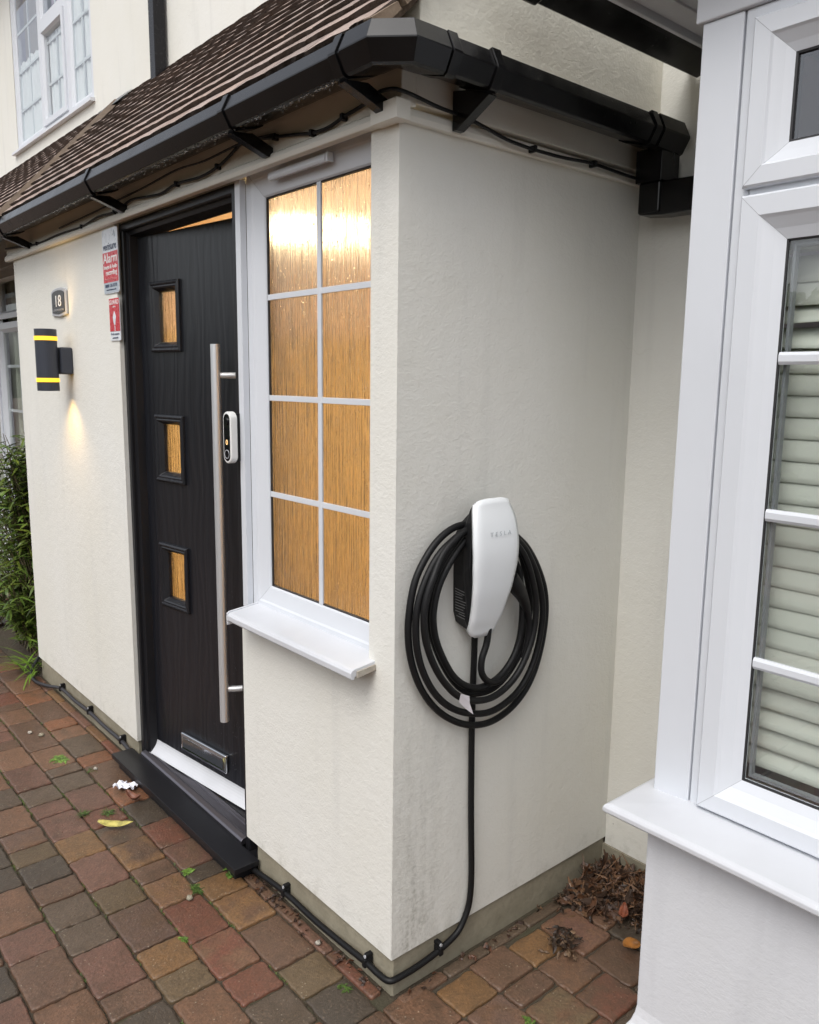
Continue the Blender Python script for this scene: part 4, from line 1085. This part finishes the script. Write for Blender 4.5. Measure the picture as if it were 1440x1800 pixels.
# thin telephone cable round the top of the porch
tc_ = empty('eaves_cable', (-1, -.035, 2.17), 'thin black cable looping along the board under the porch gutter', 'cable')
def tcp(name, mb, mat, **k): o = obj(name, mb, mat, **k); par(o, tc_); return o
pt = [(.37, .862, 2.120), (.12, .875, 2.128), (.038, .840, 2.140), (.034, .64, 2.146), (.036, .48, 2.138), (.034, .32, 2.142), (.033, .185, 2.163), (.036, .08, 2.168), (.036, -.01, 2.178), (.02, -.040, 2.182), (-.03, -.042, 2.184), (-.10, -.022, 2.182), (-.178, -.021, 2.174), (-.24, -.021, 2.164), (-.307, -.021, 2.166), (-.38, -.021, 2.178), (-.479, -.021, 2.192), (-.58, -.021, 2.206), (-.657, -.021, 2.210), (-.73, -.022, 2.188), (-.793, -.021, 2.176), (-.90, -.022, 2.166), (-1.066, -.021, 2.174), (-1.18, -.022, 2.163), (-1.30, -.021, 2.171), (-1.43, -.022, 2.180), (-1.582, -.021, 2.163), (-1.75, -.022, 2.168), (-1.924, -.021, 2.156), (-2.2, -.022, 2.160), (-2.501, -.021, 2.157), (-2.8, -.021, 2.175), (-3.003, -.021, 2.19)]
m_ = MB(); m_.tube(smoothpath(pt, 8), .0042, 10); tcp('cable_run', m_, CABLEM)
pt2 = [(-.48, -.02, 2.20), (-.62, -.034, 2.205), (-.85, -.034, 2.20), (-1.05, -.030, 2.21), (-1.3, -.028, 2.20), (-1.5, -.02, 2.20), (-1.8, -.022, 2.19), (-2.2, -.02, 2.185)]
m_ = MB(); m_.tube(smoothpath(pt2, 8), .003, 8); tcp('cable_run', m_, CABLEM)
for (x, y, z) in [(-.178, -.021, 2.174), (-.793, -.021, 2.176), (-1.066, -.021, 2.174), (-1.582, -.021, 2.163), (-1.924, -.021, 2.156), (-2.501, -.021, 2.157), (-.479, -.021, 2.192), (-.307, -.021, 2.166)]:
    tcp('cable_clip', MB().box(x-.005, x+.005, -.029, -.008, z-.008, z+.008), BODYP, bevel=.002)
for (y, z) in [(.185, 2.163), (.64, 2.146), (.40, 2.140)]:
    tcp('cable_clip', MB().box(.02, .042, y-.005, y+.005, z-.008, z+.008), BODYP, bevel=.002)

# ---- doorbell
db = empty('doorbell', (-.765, -.006, 1.40), 'white video doorbell with black lens face on the door frame', 'doorbell', rot=(0, 0, 0))
def capsule(hw, hh, y0, y1, n=10):
    m_ = MB(); pts_ = []
    for k in range(n+1): a = math.pi*k/n; pts_.append((hw*math.cos(a), hh-hw+hw*math.sin(a)))
    for k in range(n+1): a = math.pi+math.pi*k/n; pts_.append((hw*math.cos(a), -(hh-hw)+hw*math.sin(a)))
    m_.prism(pts_, y0, y1, 'y'); return m_
DBM = Matrix.Translation((-.768, -.004, 1.400)) @ Matrix.Rotation(R(4), 4, 'Z')
def dbp(name, mb, mat, **k):
    o = obj(name, mb, mat, **k); o.parent = db; o.matrix_parent_inverse = p_inv(db) @ DBM; return o
dbp('bell_body', capsule(.0225, .078, -.022, .002), WHITEP, bevel=.004, seg=3)
dbp('bell_face', capsule(.0165, .071, -.0228, -.0215), LENS, bevel=.0004)
ln = MB(); ln.tube([(0, -.0228, .048), (0, -.0262, .048)], .011, 20); dbp('lens', ln, LENS, bevel=.001)
ln = MB()
rg = []
for k in range(24): a = 2*math.pi*k/24; rg.append((.0125*math.cos(a), -.0236, -.050+.0125*math.sin(a)))
ln.tube(rg, .0011, 6, closed=True); dbp('button_ring', ln, SILVER)
ln = MB(); rg = [(.004*math.cos(2*math.pi*k/12), -.0232, -.014+.007*math.sin(2*math.pi*k/12)) for k in range(12)]
ln.tube(rg, .0007, 6, closed=True); dbp('status_light', ln, AMBER)
dbp('wedge_mount', MB().prism([(-.018, .002), (.018, .002), (.018, .020), (-.018, .022)], -.072, .072, 'z'), BODYP)

# ---- wall lamp (up and down)
LC = (-2.205, -.098)
lm = empty('wall_lamp', (LC[0], 0, 1.64), 'lit grey up-and-down wall lamp with two glowing yellow bands', 'lamp')
def lmp(name, mb, mat, **k): o = obj(name, mb, mat, **k); par(o, lm); return o
RL = .044; ZL0, ZL1 = 1.513, 1.770
bands = [(1.550, 1.567), (1.723, 1.740)]
seg_ = [(ZL0, bands[0][0]), (bands[0][1], bands[1][0]), (bands[1][1], ZL1)]
def pipe(m_, z0, z1, r, ri, n=36):
    vs = []
    for z, q in ((z0, r), (z1, r), (z1, ri), (z0, ri)):
        vs += [(LC[0]+q*math.cos(2*math.pi*k/n), LC[1]+q*math.sin(2*math.pi*k/n), z) for k in range(n)]
    fs = [(a*n+k, a*n+(k+1) % n, ((a+1) % 4)*n+(k+1) % n, ((a+1) % 4)*n+k) for a in range(4) for k in range(n)]
    m_.add(vs, fs, 0, False)
m_ = MB()
for z0, z1 in seg_: pipe(m_, z0, z1, RL, RL-.006)
m_.tube([(LC[0], LC[1], 1.640), (LC[0], LC[1], 1.655)], RL-.007, 24)
o = lmp('lamp_body', m_, LAMPB, bevel=.0008)
for z0, z1 in bands:
    m_ = MB(); pipe(m_, z0+.0003, z1-.0003, RL+.002, RL-.004); lmp('glowing_band', m_, BAND)
lmp('lamp_bracket', MB().box(LC[0]-.032, LC[0]+.032, -.052, .0, 1.583, 1.697), LAMPB, bevel=.008, seg=3)
for zz, rx in ((1.774, 180), (1.509, 0)):
    sd_ = bpy.data.lights.new('lamp_beam', 'SPOT'); sd_.energy = 3.2 if rx == 0 else 1.1; sd_.color = (1, .62, .20); sd_.spot_size = R(112); sd_.spot_blend = 1.0; sd_.shadow_soft_size = .028
    o = bpy.data.objects.new('lamp_beam', sd_); COL.objects.link(o); o.location = (LC[0], LC[1]+.034, zz); o.rotation_euler = (R(rx), 0, 0); par(o, lm)

# ---- number plaque
pq = empty('house_number_plaque', (-2.29, 0, 1.89), 'dark arched house number plaque with silver border above the lamp', 'sign')
def pqp(name, mb, mat, **k): o = obj(name, mb, mat, **k); par(o, pq); return o
def arch(w, h, cx, cz, y0, y1):
    pts_ = [(cx-w, cz-h*.86), (cx-w*.6, cz-h*.92), (cx, cz-h), (cx+w*.6, cz-h*.92), (cx+w, cz-h*.86), (cx+w, cz+h*.70)]
    pts_ += [(cx+w*math.cos(math.pi*k/8), cz+h*.70+h*.30*math.sin(math.pi*k/8)) for k in range(1, 8)]+[(cx-w, cz+h*.70)]
    return MB().prism(pts_, y0, y1, 'y')
PC = (-2.292, 1.891)
pqp('plaque_border', arch(.098, .062, PC[0], PC[1], -.010, -.001), SILVER, bevel=.003)
pqp('plaque_face', arch(.080, .050, PC[0], PC[1], -.0125, -.0102), SLATE, bevel=.0005)
o = text('house_number', '18', .068, WHTXT, None, Matrix.Translation((PC[0], -.0130, PC[1]-.018)) @ M_FRONT, squash=1.35, ext=.0008); par(o, pq)
o = text('house_name', 'LONGMEADOW', .012, plastic('faded_print', (.35, .35, .36, 1), .5), None, Matrix.Translation((PC[0], -.0130, PC[1]-.037)) @ M_FRONT, squash=1.6, ext=.0005); par(o, pq)

# ---- alarm sign and warning sign
def roundrect(x0, x1, z0, z1, r, y0, y1):
    pts_ = []
    for cx, cz, a0 in ((x1-r, z0+r, -90), (x1-r, z1-r, 0), (x0+r, z1-r, 90), (x0+r, z0+r, 180)):
        for k in range(5): a = R(a0+22.5*k); pts_.append((cx+r*math.cos(a), cz+r*math.sin(a)))
    return MB().prism(pts_, y0, y1, 'y')
sg = empty('alarm_sign', (-1.688, 0, 2.0), 'white and red alarm warning sign high beside the door', 'sign')
SX0, SX1, SZ0, SZ1 = -1.766, -1.614, 1.887, 2.122
def sgp(o, p=sg): par(o, p); return o
sgp(obj('sign_board', roundrect(SX0, SX1, SZ0, SZ1, .010, -.004, -.0005), WHSIGN, bevel=.0005))
sgp(obj('sign_panel', MB().box(SX0+.002, SX1-.002, -.0048, -.0041, 1.928, 2.038), REDSIGN))
sgp(obj('sign_panel', MB().box(SX0+.004, SX1-.004, -.0048, -.0041, 1.890, 1.9275), GRSIGN, label='grey strip along the foot of the sign'))
MX = (SX0+SX1)/2
def tx(name, s, size, mat, x, z, sq=1., y=-.0052, p=sg, bold=0, sp=1.):
    o = text(name, s, size, mat, None, Matrix.Translation((x, y, z)) @ M_FRONT, squash=sq, bold=bold, spacing=sp); par(o, p); return o
tx('sign_lettering', 'verisure', .040, NAVYTXT, MX, 2.046, 1.0)
tx('sign_lettering', 'Alarm', .048, WHTXT, MX+.002, 2.000, 1.18, bold=.0006)
tx('sign_lettering', 'Images & Audio', .020, WHTXT, MX, 1.978, 1.05, bold=.0004)
tx('sign_lettering', 'recording', .026, WHTXT, MX+.008, 1.955, 1.1, bold=.0004)
tx('sign_lettering', 'Monitored 24 hours', .012, plastic('pink_print', (.75, .35, .35, 1), .5), MX, 1.936, 1.2)
tx('sign_lettering', '0808 136 0770', .017, NAVYTXT, MX, 1.910, 1.15, bold=.0003)
tx('sign_lettering', 'www.verisure.co.uk', .010, NAVYTXT, MX, 1.898, 1.2)
m_ = MB(); cx, cz = SX1-.034, 2.098
m_.prism([(cx-.010, cz-.004), (cx+.004, cz+.014), (cx+.010, cz+.004), (cx+.016, cz-.012), (cx+.008, cz-.008), (cx+.002, cz+.002)], -.0052, -.0041, 'y')
sgp(obj('sign_emblem', m_, GRSIGN))
sg2 = empty('warning_sign', (-1.67, 0, 1.79), 'narrow red warning sign below the alarm sign beside the door', 'sign')
sgp(obj('sign_board', roundrect(-1.722, -1.622, 1.711, 1.868, .004, -.004, -.0005), WHSIGN, bevel=.0005), sg2)
sgp(obj('sign_panel', MB().box(-1.7215, -1.6225, -.0048, -.0041, 1.746, 1.8675), REDSIGN), sg2)
tx('sign_lettering', 'GUARD', .024, WHTXT, -1.672, 1.845, 1.15, p=sg2)
tx('sign_lettering', 'alarm', .010, WHTXT, -1.672, 1.834, 1.2, p=sg2)
m_ = MB(); m_.prism([(-1.688, 1.800), (-1.672, 1.822), (-1.656, 1.800), (-1.660, 1.790), (-1.666, 1.772), (-1.672, 1.766), (-1.680, 1.776), (-1.686, 1.790)], -.0054, -.0049, 'y')
m_.box(-1.674, -1.668, -.0054, -.0049, 1.747, 1.766); sgp(obj('sign_emblem', m_, WHSIGN), sg2)
tx('sign_lettering', 'Private property', .0105, NAVYTXT, -1.672, 1.733, 1.2, p=sg2)
tx('sign_lettering', 'protected', .0105, NAVYTXT, -1.672, 1.719, 1.3, p=sg2)

# ================================================================= PLANTS AND LITTER
def leaf_mesh(m_, p, d, n, ln, w, curl=.2, mi=0, cols=None, col=(1, 1, 1), segs=3):
    """blade leaf from p along d, normal n"""
    d = d.normalized(); s = d.cross(n).normalized(); n = s.cross(d)
    vs = []
    for k in range(segs+1):
        t = k/segs; ww = w*math.sin(math.pi*min(.98, .12+t*.86))**.8
        c = p+d*(ln*t)-n*(curl*ln*t*t)
        vs += [c-s*ww*.5, c+s*ww*.5]
    fs = [(2*k, 2*k+1, 2*k+3, 2*k+2) for k in range(segs)]
    m_.add(vs, fs, mi, False)
    if cols is not None: cols.extend([col]*segs)
rnd = random.Random(11)
sh = empty('shrub', (-3.35, .12, 0), 'dark green shrub with narrow leaves against the left end of the porch', 'shrub')
fol = MB(); fol.noweld = True; fc = []; stm = MB()
def spray(base, tip, nl, lmin, lmax, bright=1):
    pth = smoothpath([base, base.lerp(tip, .5)+Vector((rnd.uniform(-.05, .05), rnd.uniform(-.05, .05), .03)), tip], 6)
    stm.tube(pth, [.005*(1-.7*k/(len(pth)-1)) for k in range(len(pth))], 5, caps=False)
    for k in range(nl):
        t = rnd.uniform(.25, 1)**.8; idx = min(int(t*(len(pth)-1)), len(pth)-1); p = pth[idx]
        a = rnd.uniform(0, 2*math.pi); d = Vector((math.cos(a), math.sin(a), rnd.uniform(-.25, .7))); d.normalize()
        v = rnd.uniform(.45, 1.4)*bright
        leaf_mesh(fol, p, d, Vector((rnd.uniform(-.4, .4), rnd.uniform(-.4, .4), 1)), rnd.uniform(lmin, lmax), rnd.uniform(.011, .019), rnd.uniform(.1, .5), 0, fc, (v*rnd.uniform(.85, 1.2), v, v*rnd.uniform(.7, 1.1)))
for k in range(340):
    zt_ = rnd.uniform(.12, 1.25)**.9
    rad = .36*(1-.35*(zt_/1.3))
    base = Vector((-3.40+rnd.uniform(-.18, .18), .16+rnd.uniform(-.1, .1), max(0, zt_-.55)))
    a = rnd.uniform(0, 2*math.pi); q = math.sqrt(rnd.random())
    tip = Vector((-3.40+rad*1.15*q*math.cos(a), .14+rad*.85*q*math.sin(a), zt_+rnd.uniform(-.05, .08)))
    tip.x = min(tip.x, -3.06)
    spray(base, tip, 20, .055, .12)
for k in range(46):      # low grassy tuft in front
    a = rnd.uniform(0, 2*math.pi); p = Vector((-3.02+rnd.uniform(-.12, .08), .0+rnd.uniform(-.06, .08), .01))
    d = Vector((math.cos(a), math.sin(a), rnd.uniform(.4, 1.4)))
    leaf_mesh(fol, p, d, Vector((0, 0, 1)), rnd.uniform(.12, .22), .009, .5, 0, fc, (1.3, 1.5, .9), 5)
o = obj('foliage', fol, LEAFG); par(o, sh); set_tint(o, fc)
o = obj('stems', stm, STEM); par(o, sh)
# a paler second shrub further left
sh2 = empty('shrub', (-4.1, .05, 0), 'yellow-green shrub at the left edge, behind the darker shrub', 'shrub')
fol = MB(); fol.noweld = True; fc = []; stm = MB()
for k in range(70):
    zt_ = rnd.uniform(.15, 1.2); a = rnd.uniform(0, 6.28); q = math.sqrt(rnd.random())*.32
    spray(Vector((-4.1+rnd.uniform(-.1, .1), .05, max(0, zt_-.5))), Vector((-4.1+q*math.cos(a), .05+q*.7*math.sin(a), zt_)), 18, .05, .1, 1.25)
o = obj('foliage', fol, LEAFG); par(o, sh2); set_tint(o, fc); o = obj('stems', stm, STEM); par(o, sh2)

# hedgerow added unseen behind the camera, for glass and gloss paint to mirror
hg = MB(); hg.noweld = True; hc = []; rh = random.Random(77)
for k in range(9000):
    xx = rh.uniform(-15, 11); zz = rh.uniform(.0, 2.7); f_ = rh.random()
    top = 2.75+.12*math.sin(xx*.9)+.08*math.sin(xx*2.3)
    if f_ < .25: p = Vector((xx, -9.2+rh.uniform(-.9, .3), top+rh.uniform(-.08, .06)))
    else: p = Vector((xx, -8.9+.12*math.sin(xx*1.7)+.1*math.sin(zz*3+xx)+rh.uniform(-.10, .10), zz))
    v = rh.uniform(.4, 1.2); a = rh.uniform(0, 6.28)
    leaf_mesh(hg, p, Vector((math.cos(a), math.sin(a)*.5+.3, rh.uniform(-.6, .8))), Vector((rh.uniform(-.5, .5), 1, .4)), rh.uniform(.12, .26), rh.uniform(.07, .13), .3, 0, hc, (v, v, v), 2)
hed = empty('added_hedge', (-2, -9.3, 0), 'tall green hedgerow added out of view behind the camera for reflections', 'added_hedge')
o = obj('foliage', hg, LEAFG); par(o, hed); set_tint(o, hc)
hb_ = MB(); NXH = 60
vs = []
for q in range(NXH+1):
    xx = -15+26*q/NXH; tp = 2.70+.12*math.sin(xx*.9)+.08*math.sin(xx*2.3); w_ = .12*math.sin(xx*1.7)
    vs += [(xx, -9.0+w_, 0), (xx, -8.98+w_, tp*.6), (xx, -9.1+w_, tp), (xx, -9.9, tp), (xx, -10.0, 0)]
hb_.add(vs, [(5*q+i_, 5*q+5+i_, 5*q+6+i_, 5*q+1+i_) for q in range(NXH) for i_ in range(4)], 0, True)
HCORE = plastic('added_hedge_inner', (.022, .035, .010, 1), .9, .3)
o = obj('inner_growth', hb_, HCORE); par(o, hed)

def weed(x, y, z, r, n, lab, w=.012, bright=1, upright=.6, ln=(.02, .05), name='weed', cat='weed'):
    m_ = MB(); m_.noweld = True; c_ = []
    for k in range(int(n*2.2)):
        a = rnd.uniform(0, 6.28); p = Vector((x+rnd.uniform(-r, r), y+rnd.uniform(-r, r)*.7, z)); d = Vector((math.cos(a), math.sin(a), rnd.uniform(.15, upright)))
        v = rnd.uniform(.35, 1.05)*bright
        leaf_mesh(m_, p, d, Vector((0, 0, 1)), rnd.uniform(*ln)*.62, rnd.uniform(.5, 1)*w*.85, .5, 0, c_, (v, v, v), 3)
    m_.v = [(a-x, b-y, c-z) for a, b, c in m_.v]
    o = obj(name, m_, WEEDG, loc=(x, y, z)); set_tint(o, c_); tag(o, lab, cat, 'weeds in the paving joints'); return o
weed(-.735, -.055, .004, .022, 13, 'broad-leaved green weed at the right end of the black door sill', .030, 1.0, 1.2, (.03, .055))
weed(-1.900, -.235, .002, .030, 34, 'pale green weed flat on the paving left of the paper scrap', .014, 1.2, .5)
weed(-1.72, -.16, .0, .02, 22, 'dark moss tuft in a paving joint behind the paper scrap', .006, .5, .8, (.015, .035))
weed(-1.35, -.235, .0, .018, 22, 'grass tuft sprouting beside the yellow leaf', .005, .7, 1.2, (.02, .05))
weed(-1.40, -.305, .0, .014, 18, 'grass tuft in the joint left of the yellow leaf', .005, .6, 1.2, (.02, .045))
weed(-.835, -.165, .0, .012, 16, 'bright green seedling in the paving in front of the door sill', .011, 1.2, .8, (.012, .03))
weed(-.735, -.185, .0, .022, 34, 'mossy weed in the joint by the corner of the door sill', .007, .55, .8, (.015, .04))
weed(-.545, -.317, .0, .010, 12, 'tiny seedling in the middle of the paving left of the porch corner', .008, 1.1, .8, (.01, .022))
weed(-.10, -.075, .0, .014, 18, 'small moss tuft beside the plinth close to the porch corner', .006, .7, .8, (.01, .025))
weed(.285, .215, .0, .012, 12, 'small seedling in a paving joint right of the porch corner', .008, .9, .8, (.01, .022))
# moss and seedlings in the joints
m_ = MB(); m_.noweld = True; c_ = []
ylines = [-.181, -.314, -.449, -.587, -.729, -.868, -1.007]
for k in range(2400):
    yy = rnd.choice(ylines)+rnd.gauss(0, .0022); xx = rnd.uniform(-2.6, .2)
    if math.sin(xx*7+yy*40)+math.sin(xx*19) < .1: continue
    v = rnd.uniform(.3, .9)
    for q in range(3):
        a = rnd.uniform(0, 6.28); leaf_mesh(m_, Vector((xx+rnd.gauss(0, .004), yy, -.007)), Vector((math.cos(a), math.sin(a), 1.0)), Vector((0, 0, 1)), rnd.uniform(.006, .012), .0035, .2, 0, c_, (v, v*.95, v*.7), 1)
o = obj('joint_moss', m_, WEEDG); set_tint(o, c_); tag(o, 'moss and tiny seedlings in the paving joints', 'moss', kind='stuff')

# heap of dead leaves in the corner
def crumple_leaf(m_, c_, p, ln, w, col, rn, flat=.5):
    d = Vector((rn.uniform(-1, 1), rn.uniform(-1, 1), rn.uniform(-flat, flat))).normalized()
    nn = Vector((rn.uniform(-flat, flat), rn.uniform(-flat, flat), 1)).normalized()
    s = d.cross(nn).normalized(); nn = s.cross(d); rows_ = []
    curl = rn.uniform(-1.2, 1.2); cup = rn.uniform(-.7, .9)
    for k in range(6):
        t = k/5; ww = w*math.sin(math.pi*min(.97, .06+t*.9))**.75
        c = p+d*(ln*(t-.5))+nn*(curl*ln*(t-.5)**2)
        rows_.append([c-s*ww*.5+nn*(cup*ww*.4+rn.uniform(-1, 1)*.003), c+nn*rn.uniform(-1, 1)*.0012, c+s*ww*.5+nn*(cup*ww*.4+rn.uniform(-1, 1)*.003)])
    vs = [v for r_ in rows_ for v in r_]; fs = []
    for k in range(5): fs += [(3*k, 3*k+1, 3*k+4, 3*k+3), (3*k+1, 3*k+2, 3*k+5, 3*k+4)]
    m_.add(vs, fs, 0, False); c_.extend([col]*10)
rn = random.Random(5)
m_ = MB(); m_.noweld = True; c_ = []
for k in range(1100):
    xx = rn.uniform(.02, .52); y0_ = .60+.62*xx+.015*math.sin(xx*30)
    yy = y0_+(.90-y0_)*rn.random()**.85
    if yy > .9: continue
    hgt = .042*max(0, min(1, (yy-y0_+.02)/.16))
    p = Vector((xx, yy, .008+hgt*rn.random()))
    f = rn.choice([(.55, .5, .5), (.35, .32, .32), (1.0, .8, .65), (1.3, 1.1, .9), (.8, .55, .4), (.25, .22, .22), (.6, .45, .38), (.45, .42, .45)])
    crumple_leaf(m_, c_, p, rn.uniform(.03, .095), rn.uniform(.012, .034), f, rn, .75)
for k in range(60):   # twigs and stalks as narrow leaves
    p = Vector((rn.uniform(.05, .40), 0, rn.uniform(.03, .085))); p.y = .64+.6*p.x+rn.random()*(.24-.5*p.x)
    crumple_leaf(m_, c_, p, rn.uniform(.06, .12), .0035, rn.choice([(1.3, 1.1, .9), (.8, .6, .5)]), rn, .5)
for k in range(420):   # crumbs and shreds between the leaves
    xx = rn.uniform(.01, .52); y0_ = .54+.62*xx
    yy = y0_+(.90-y0_)*rn.random()**.9
    if yy > .9: continue
    crumple_leaf(m_, c_, Vector((xx, yy, .004+.05*rn.random()*max(0, min(1, (yy-y0_)/.2)))), rn.uniform(.008, .03), rn.uniform(.003, .012), rn.choice([(.3, .26, .22), (.6, .45, .35), (.15, .13, .12), (.9, .75, .6)]), rn, .6)
for k in range(60):   # a dark clump nearer the front
    p = Vector((.165+rn.gauss(0, .022), .50+rn.gauss(0, .026), .006+rn.random()*.018))
    crumple_leaf(m_, c_, p, rn.uniform(.015, .04), rn.uniform(.006, .014), rn.choice([(.12, .11, .10), (.2, .17, .15), (.9, .85, .75)]) if rn.random() < .93 else (1.5, 1.4, 1.2), rn, .7)
for k in range(90):   # debris along the foot of the plinth
    xx = rn.uniform(-.68, -.02); q = rn.random()
    p = Vector((xx, -.022+rn.gauss(0, .012), .004)) if q < .75 else Vector((.03+rn.gauss(0, .01), rn.uniform(.02, .6), .004))
    if q < .75 and xx > -.45 and rn.random() < .6: continue
    crumple_leaf(m_, c_, p, rn.uniform(.012, .03), rn.uniform(.006, .013), rn.choice([(.4, .3, .25), (.7, .45, .35), (.25, .2, .2)]), rn, .6)
o = obj('leaf_litter', m_, LITTER); set_tint(o, c_); tag(o, 'heap of dead brown leaves in the corner by the bay', 'leaves', kind='stuff')
md = o.modifiers.new('s', 'SOLIDIFY'); md.thickness = .0006

def single_leaf(name, x, y, ln, w, col, lab, ang_=0, z=.006, mat=None, cat='leaf', curl=.6, cup=.5):
    m_ = MB(); rows_ = []
    d = Vector((math.cos(ang_), math.sin(ang_), 0)); s = Vector((-d.y, d.x, 0)); n_ = Vector((0, 0, 1)); r_ = random.Random(int(x*1000) & 255)
    for k in range(9):
        t = k/8; ww = w*math.sin(math.pi*min(.97, .05+t*.92))**.7
        c = d*(ln*(t-.5))+n_*(curl*ln*(t-.5)**2)
        rows_.append([c+s*ww*q*.5+n_*(cup*ww*.5*abs(q)**1.5+r_.uniform(0, .002)) for q in (-1, -.5, 0, .5, 1)])
    vs = [v for q in rows_ for v in q]; fs = [(5*k+i, 5*k+i+1, 5*k+i+6, 5*k+i+5) for k in range(8) for i in range(4)]
    m_.add(vs, fs, 0, True)
    mt = NT(name+'_colour'); nz = mt.noise(mt.coords(), 60, 4, .6); mm = mt.set(Base_Color=mt.mix(mt.ramp(nz, [(.4, (0, 0, 0)), (.65, (1, 1, 1))]), col+(1,), tuple(q*.5 for q in col)+(1,)), Roughness=.5)
    o = obj(name, m_, mm, loc=(x, y, z)); md = o.modifiers.new('s', 'SOLIDIFY'); md.thickness = .0008
    return tag(o, lab, cat, 'single fallen leaves on the paving')
single_leaf('fallen_leaf', -1.235, -.250, .125, .040, (.62, .55, .16), 'yellow-green fallen leaf on the paving in front of the door sill', R(48))
single_leaf('fallen_leaf', .297, .632, .052, .046, (.40, .16, .03), 'round orange fallen leaf on dark paving near the bay wall', R(60), .008, cup=.6)
single_leaf('fallen_leaf', -1.370, -.130, .075, .034, (.22, .09, .055), 'crumpled brown fallen leaf beside the white paper scrap', R(20), .008, curl=1.5, cup=.9)
single_leaf('fallen_leaf', .22, .70, .07, .028, (.26, .075, .035), 'reddish fallen leaf at the front of the dead leaf heap', R(120), .03, curl=1.2, cup=.8)
# scrap of paper
m_ = MB(); r_ = random.Random(8); NX, NY = 9, 6; vs = []
for j in range(NY):
    for i in range(NX):
        vs.append(((i/(NX-1)-.5)*.085+r_.gauss(0, .002), (j/(NY-1)-.5)*.045+r_.gauss(0, .0025)+.006*math.sin(i*1.2), .006+.014*abs(math.sin(i*1.1+j*.9))+r_.uniform(0, .004)))
fs = [(j*NX+i, j*NX+i+1, (j+1)*NX+i+1, (j+1)*NX+i) for j in range(NY-1) for i in range(NX-1)]
m_.add(vs, fs); o = obj('paper_scrap', m_, plastic('crumpled_paper', (.75, .76, .82, 1), .7, .1), loc=(-1.478, -.120, .003)); o.rotation_euler = (0, 0, R(35))
md = o.modifiers.new('s', 'SOLIDIFY'); md.thickness = .0007
tag(o, 'crumpled white paper scrap on the paving by the door sill', 'paper')
# little stones
m_ = None
for k, (x, y, r, lab) in enumerate([(-2.235, -.255, .010, 'pale pebble on brown paving, left of the green weed'), (-2.175, -.225, .012, 'grey pebble next to the pale pebble'), (-1.715, -.150, .009, 'cream pebble beside the dark moss tuft'), (-.700, -.225, .010, 'pinkish pebble beside the mossy weed near the sill corner'), (-.285, -.035, .008, 'cream pebble lying under the supply cable')]):
    bmv = []; N = 8
    m_ = MB(); r_ = random.Random(k)
    for a in range(5):
        ph = math.pi*a/4
        for b_ in range(N):
            th_ = 2*math.pi*b_/N; q = r*r_.uniform(.85, 1.12)
            bmv.append((q*math.sin(ph)*math.cos(th_)*1.2, q*math.sin(ph)*math.sin(th_), q*.7*math.cos(ph)))
    fs = [(a*N+b_, a*N+(b_+1) % N, (a+1)*N+(b_+1) % N, (a+1)*N+b_) for a in range(4) for b_ in range(N)]
    m_.add(bmv, fs, 0, True); o = obj('pebble', m_, [PALE_MORTAR, PLINTH][k % 2], loc=(x, y, r*.6)); tag(o, lab, 'stone', 'pebbles on the paving')
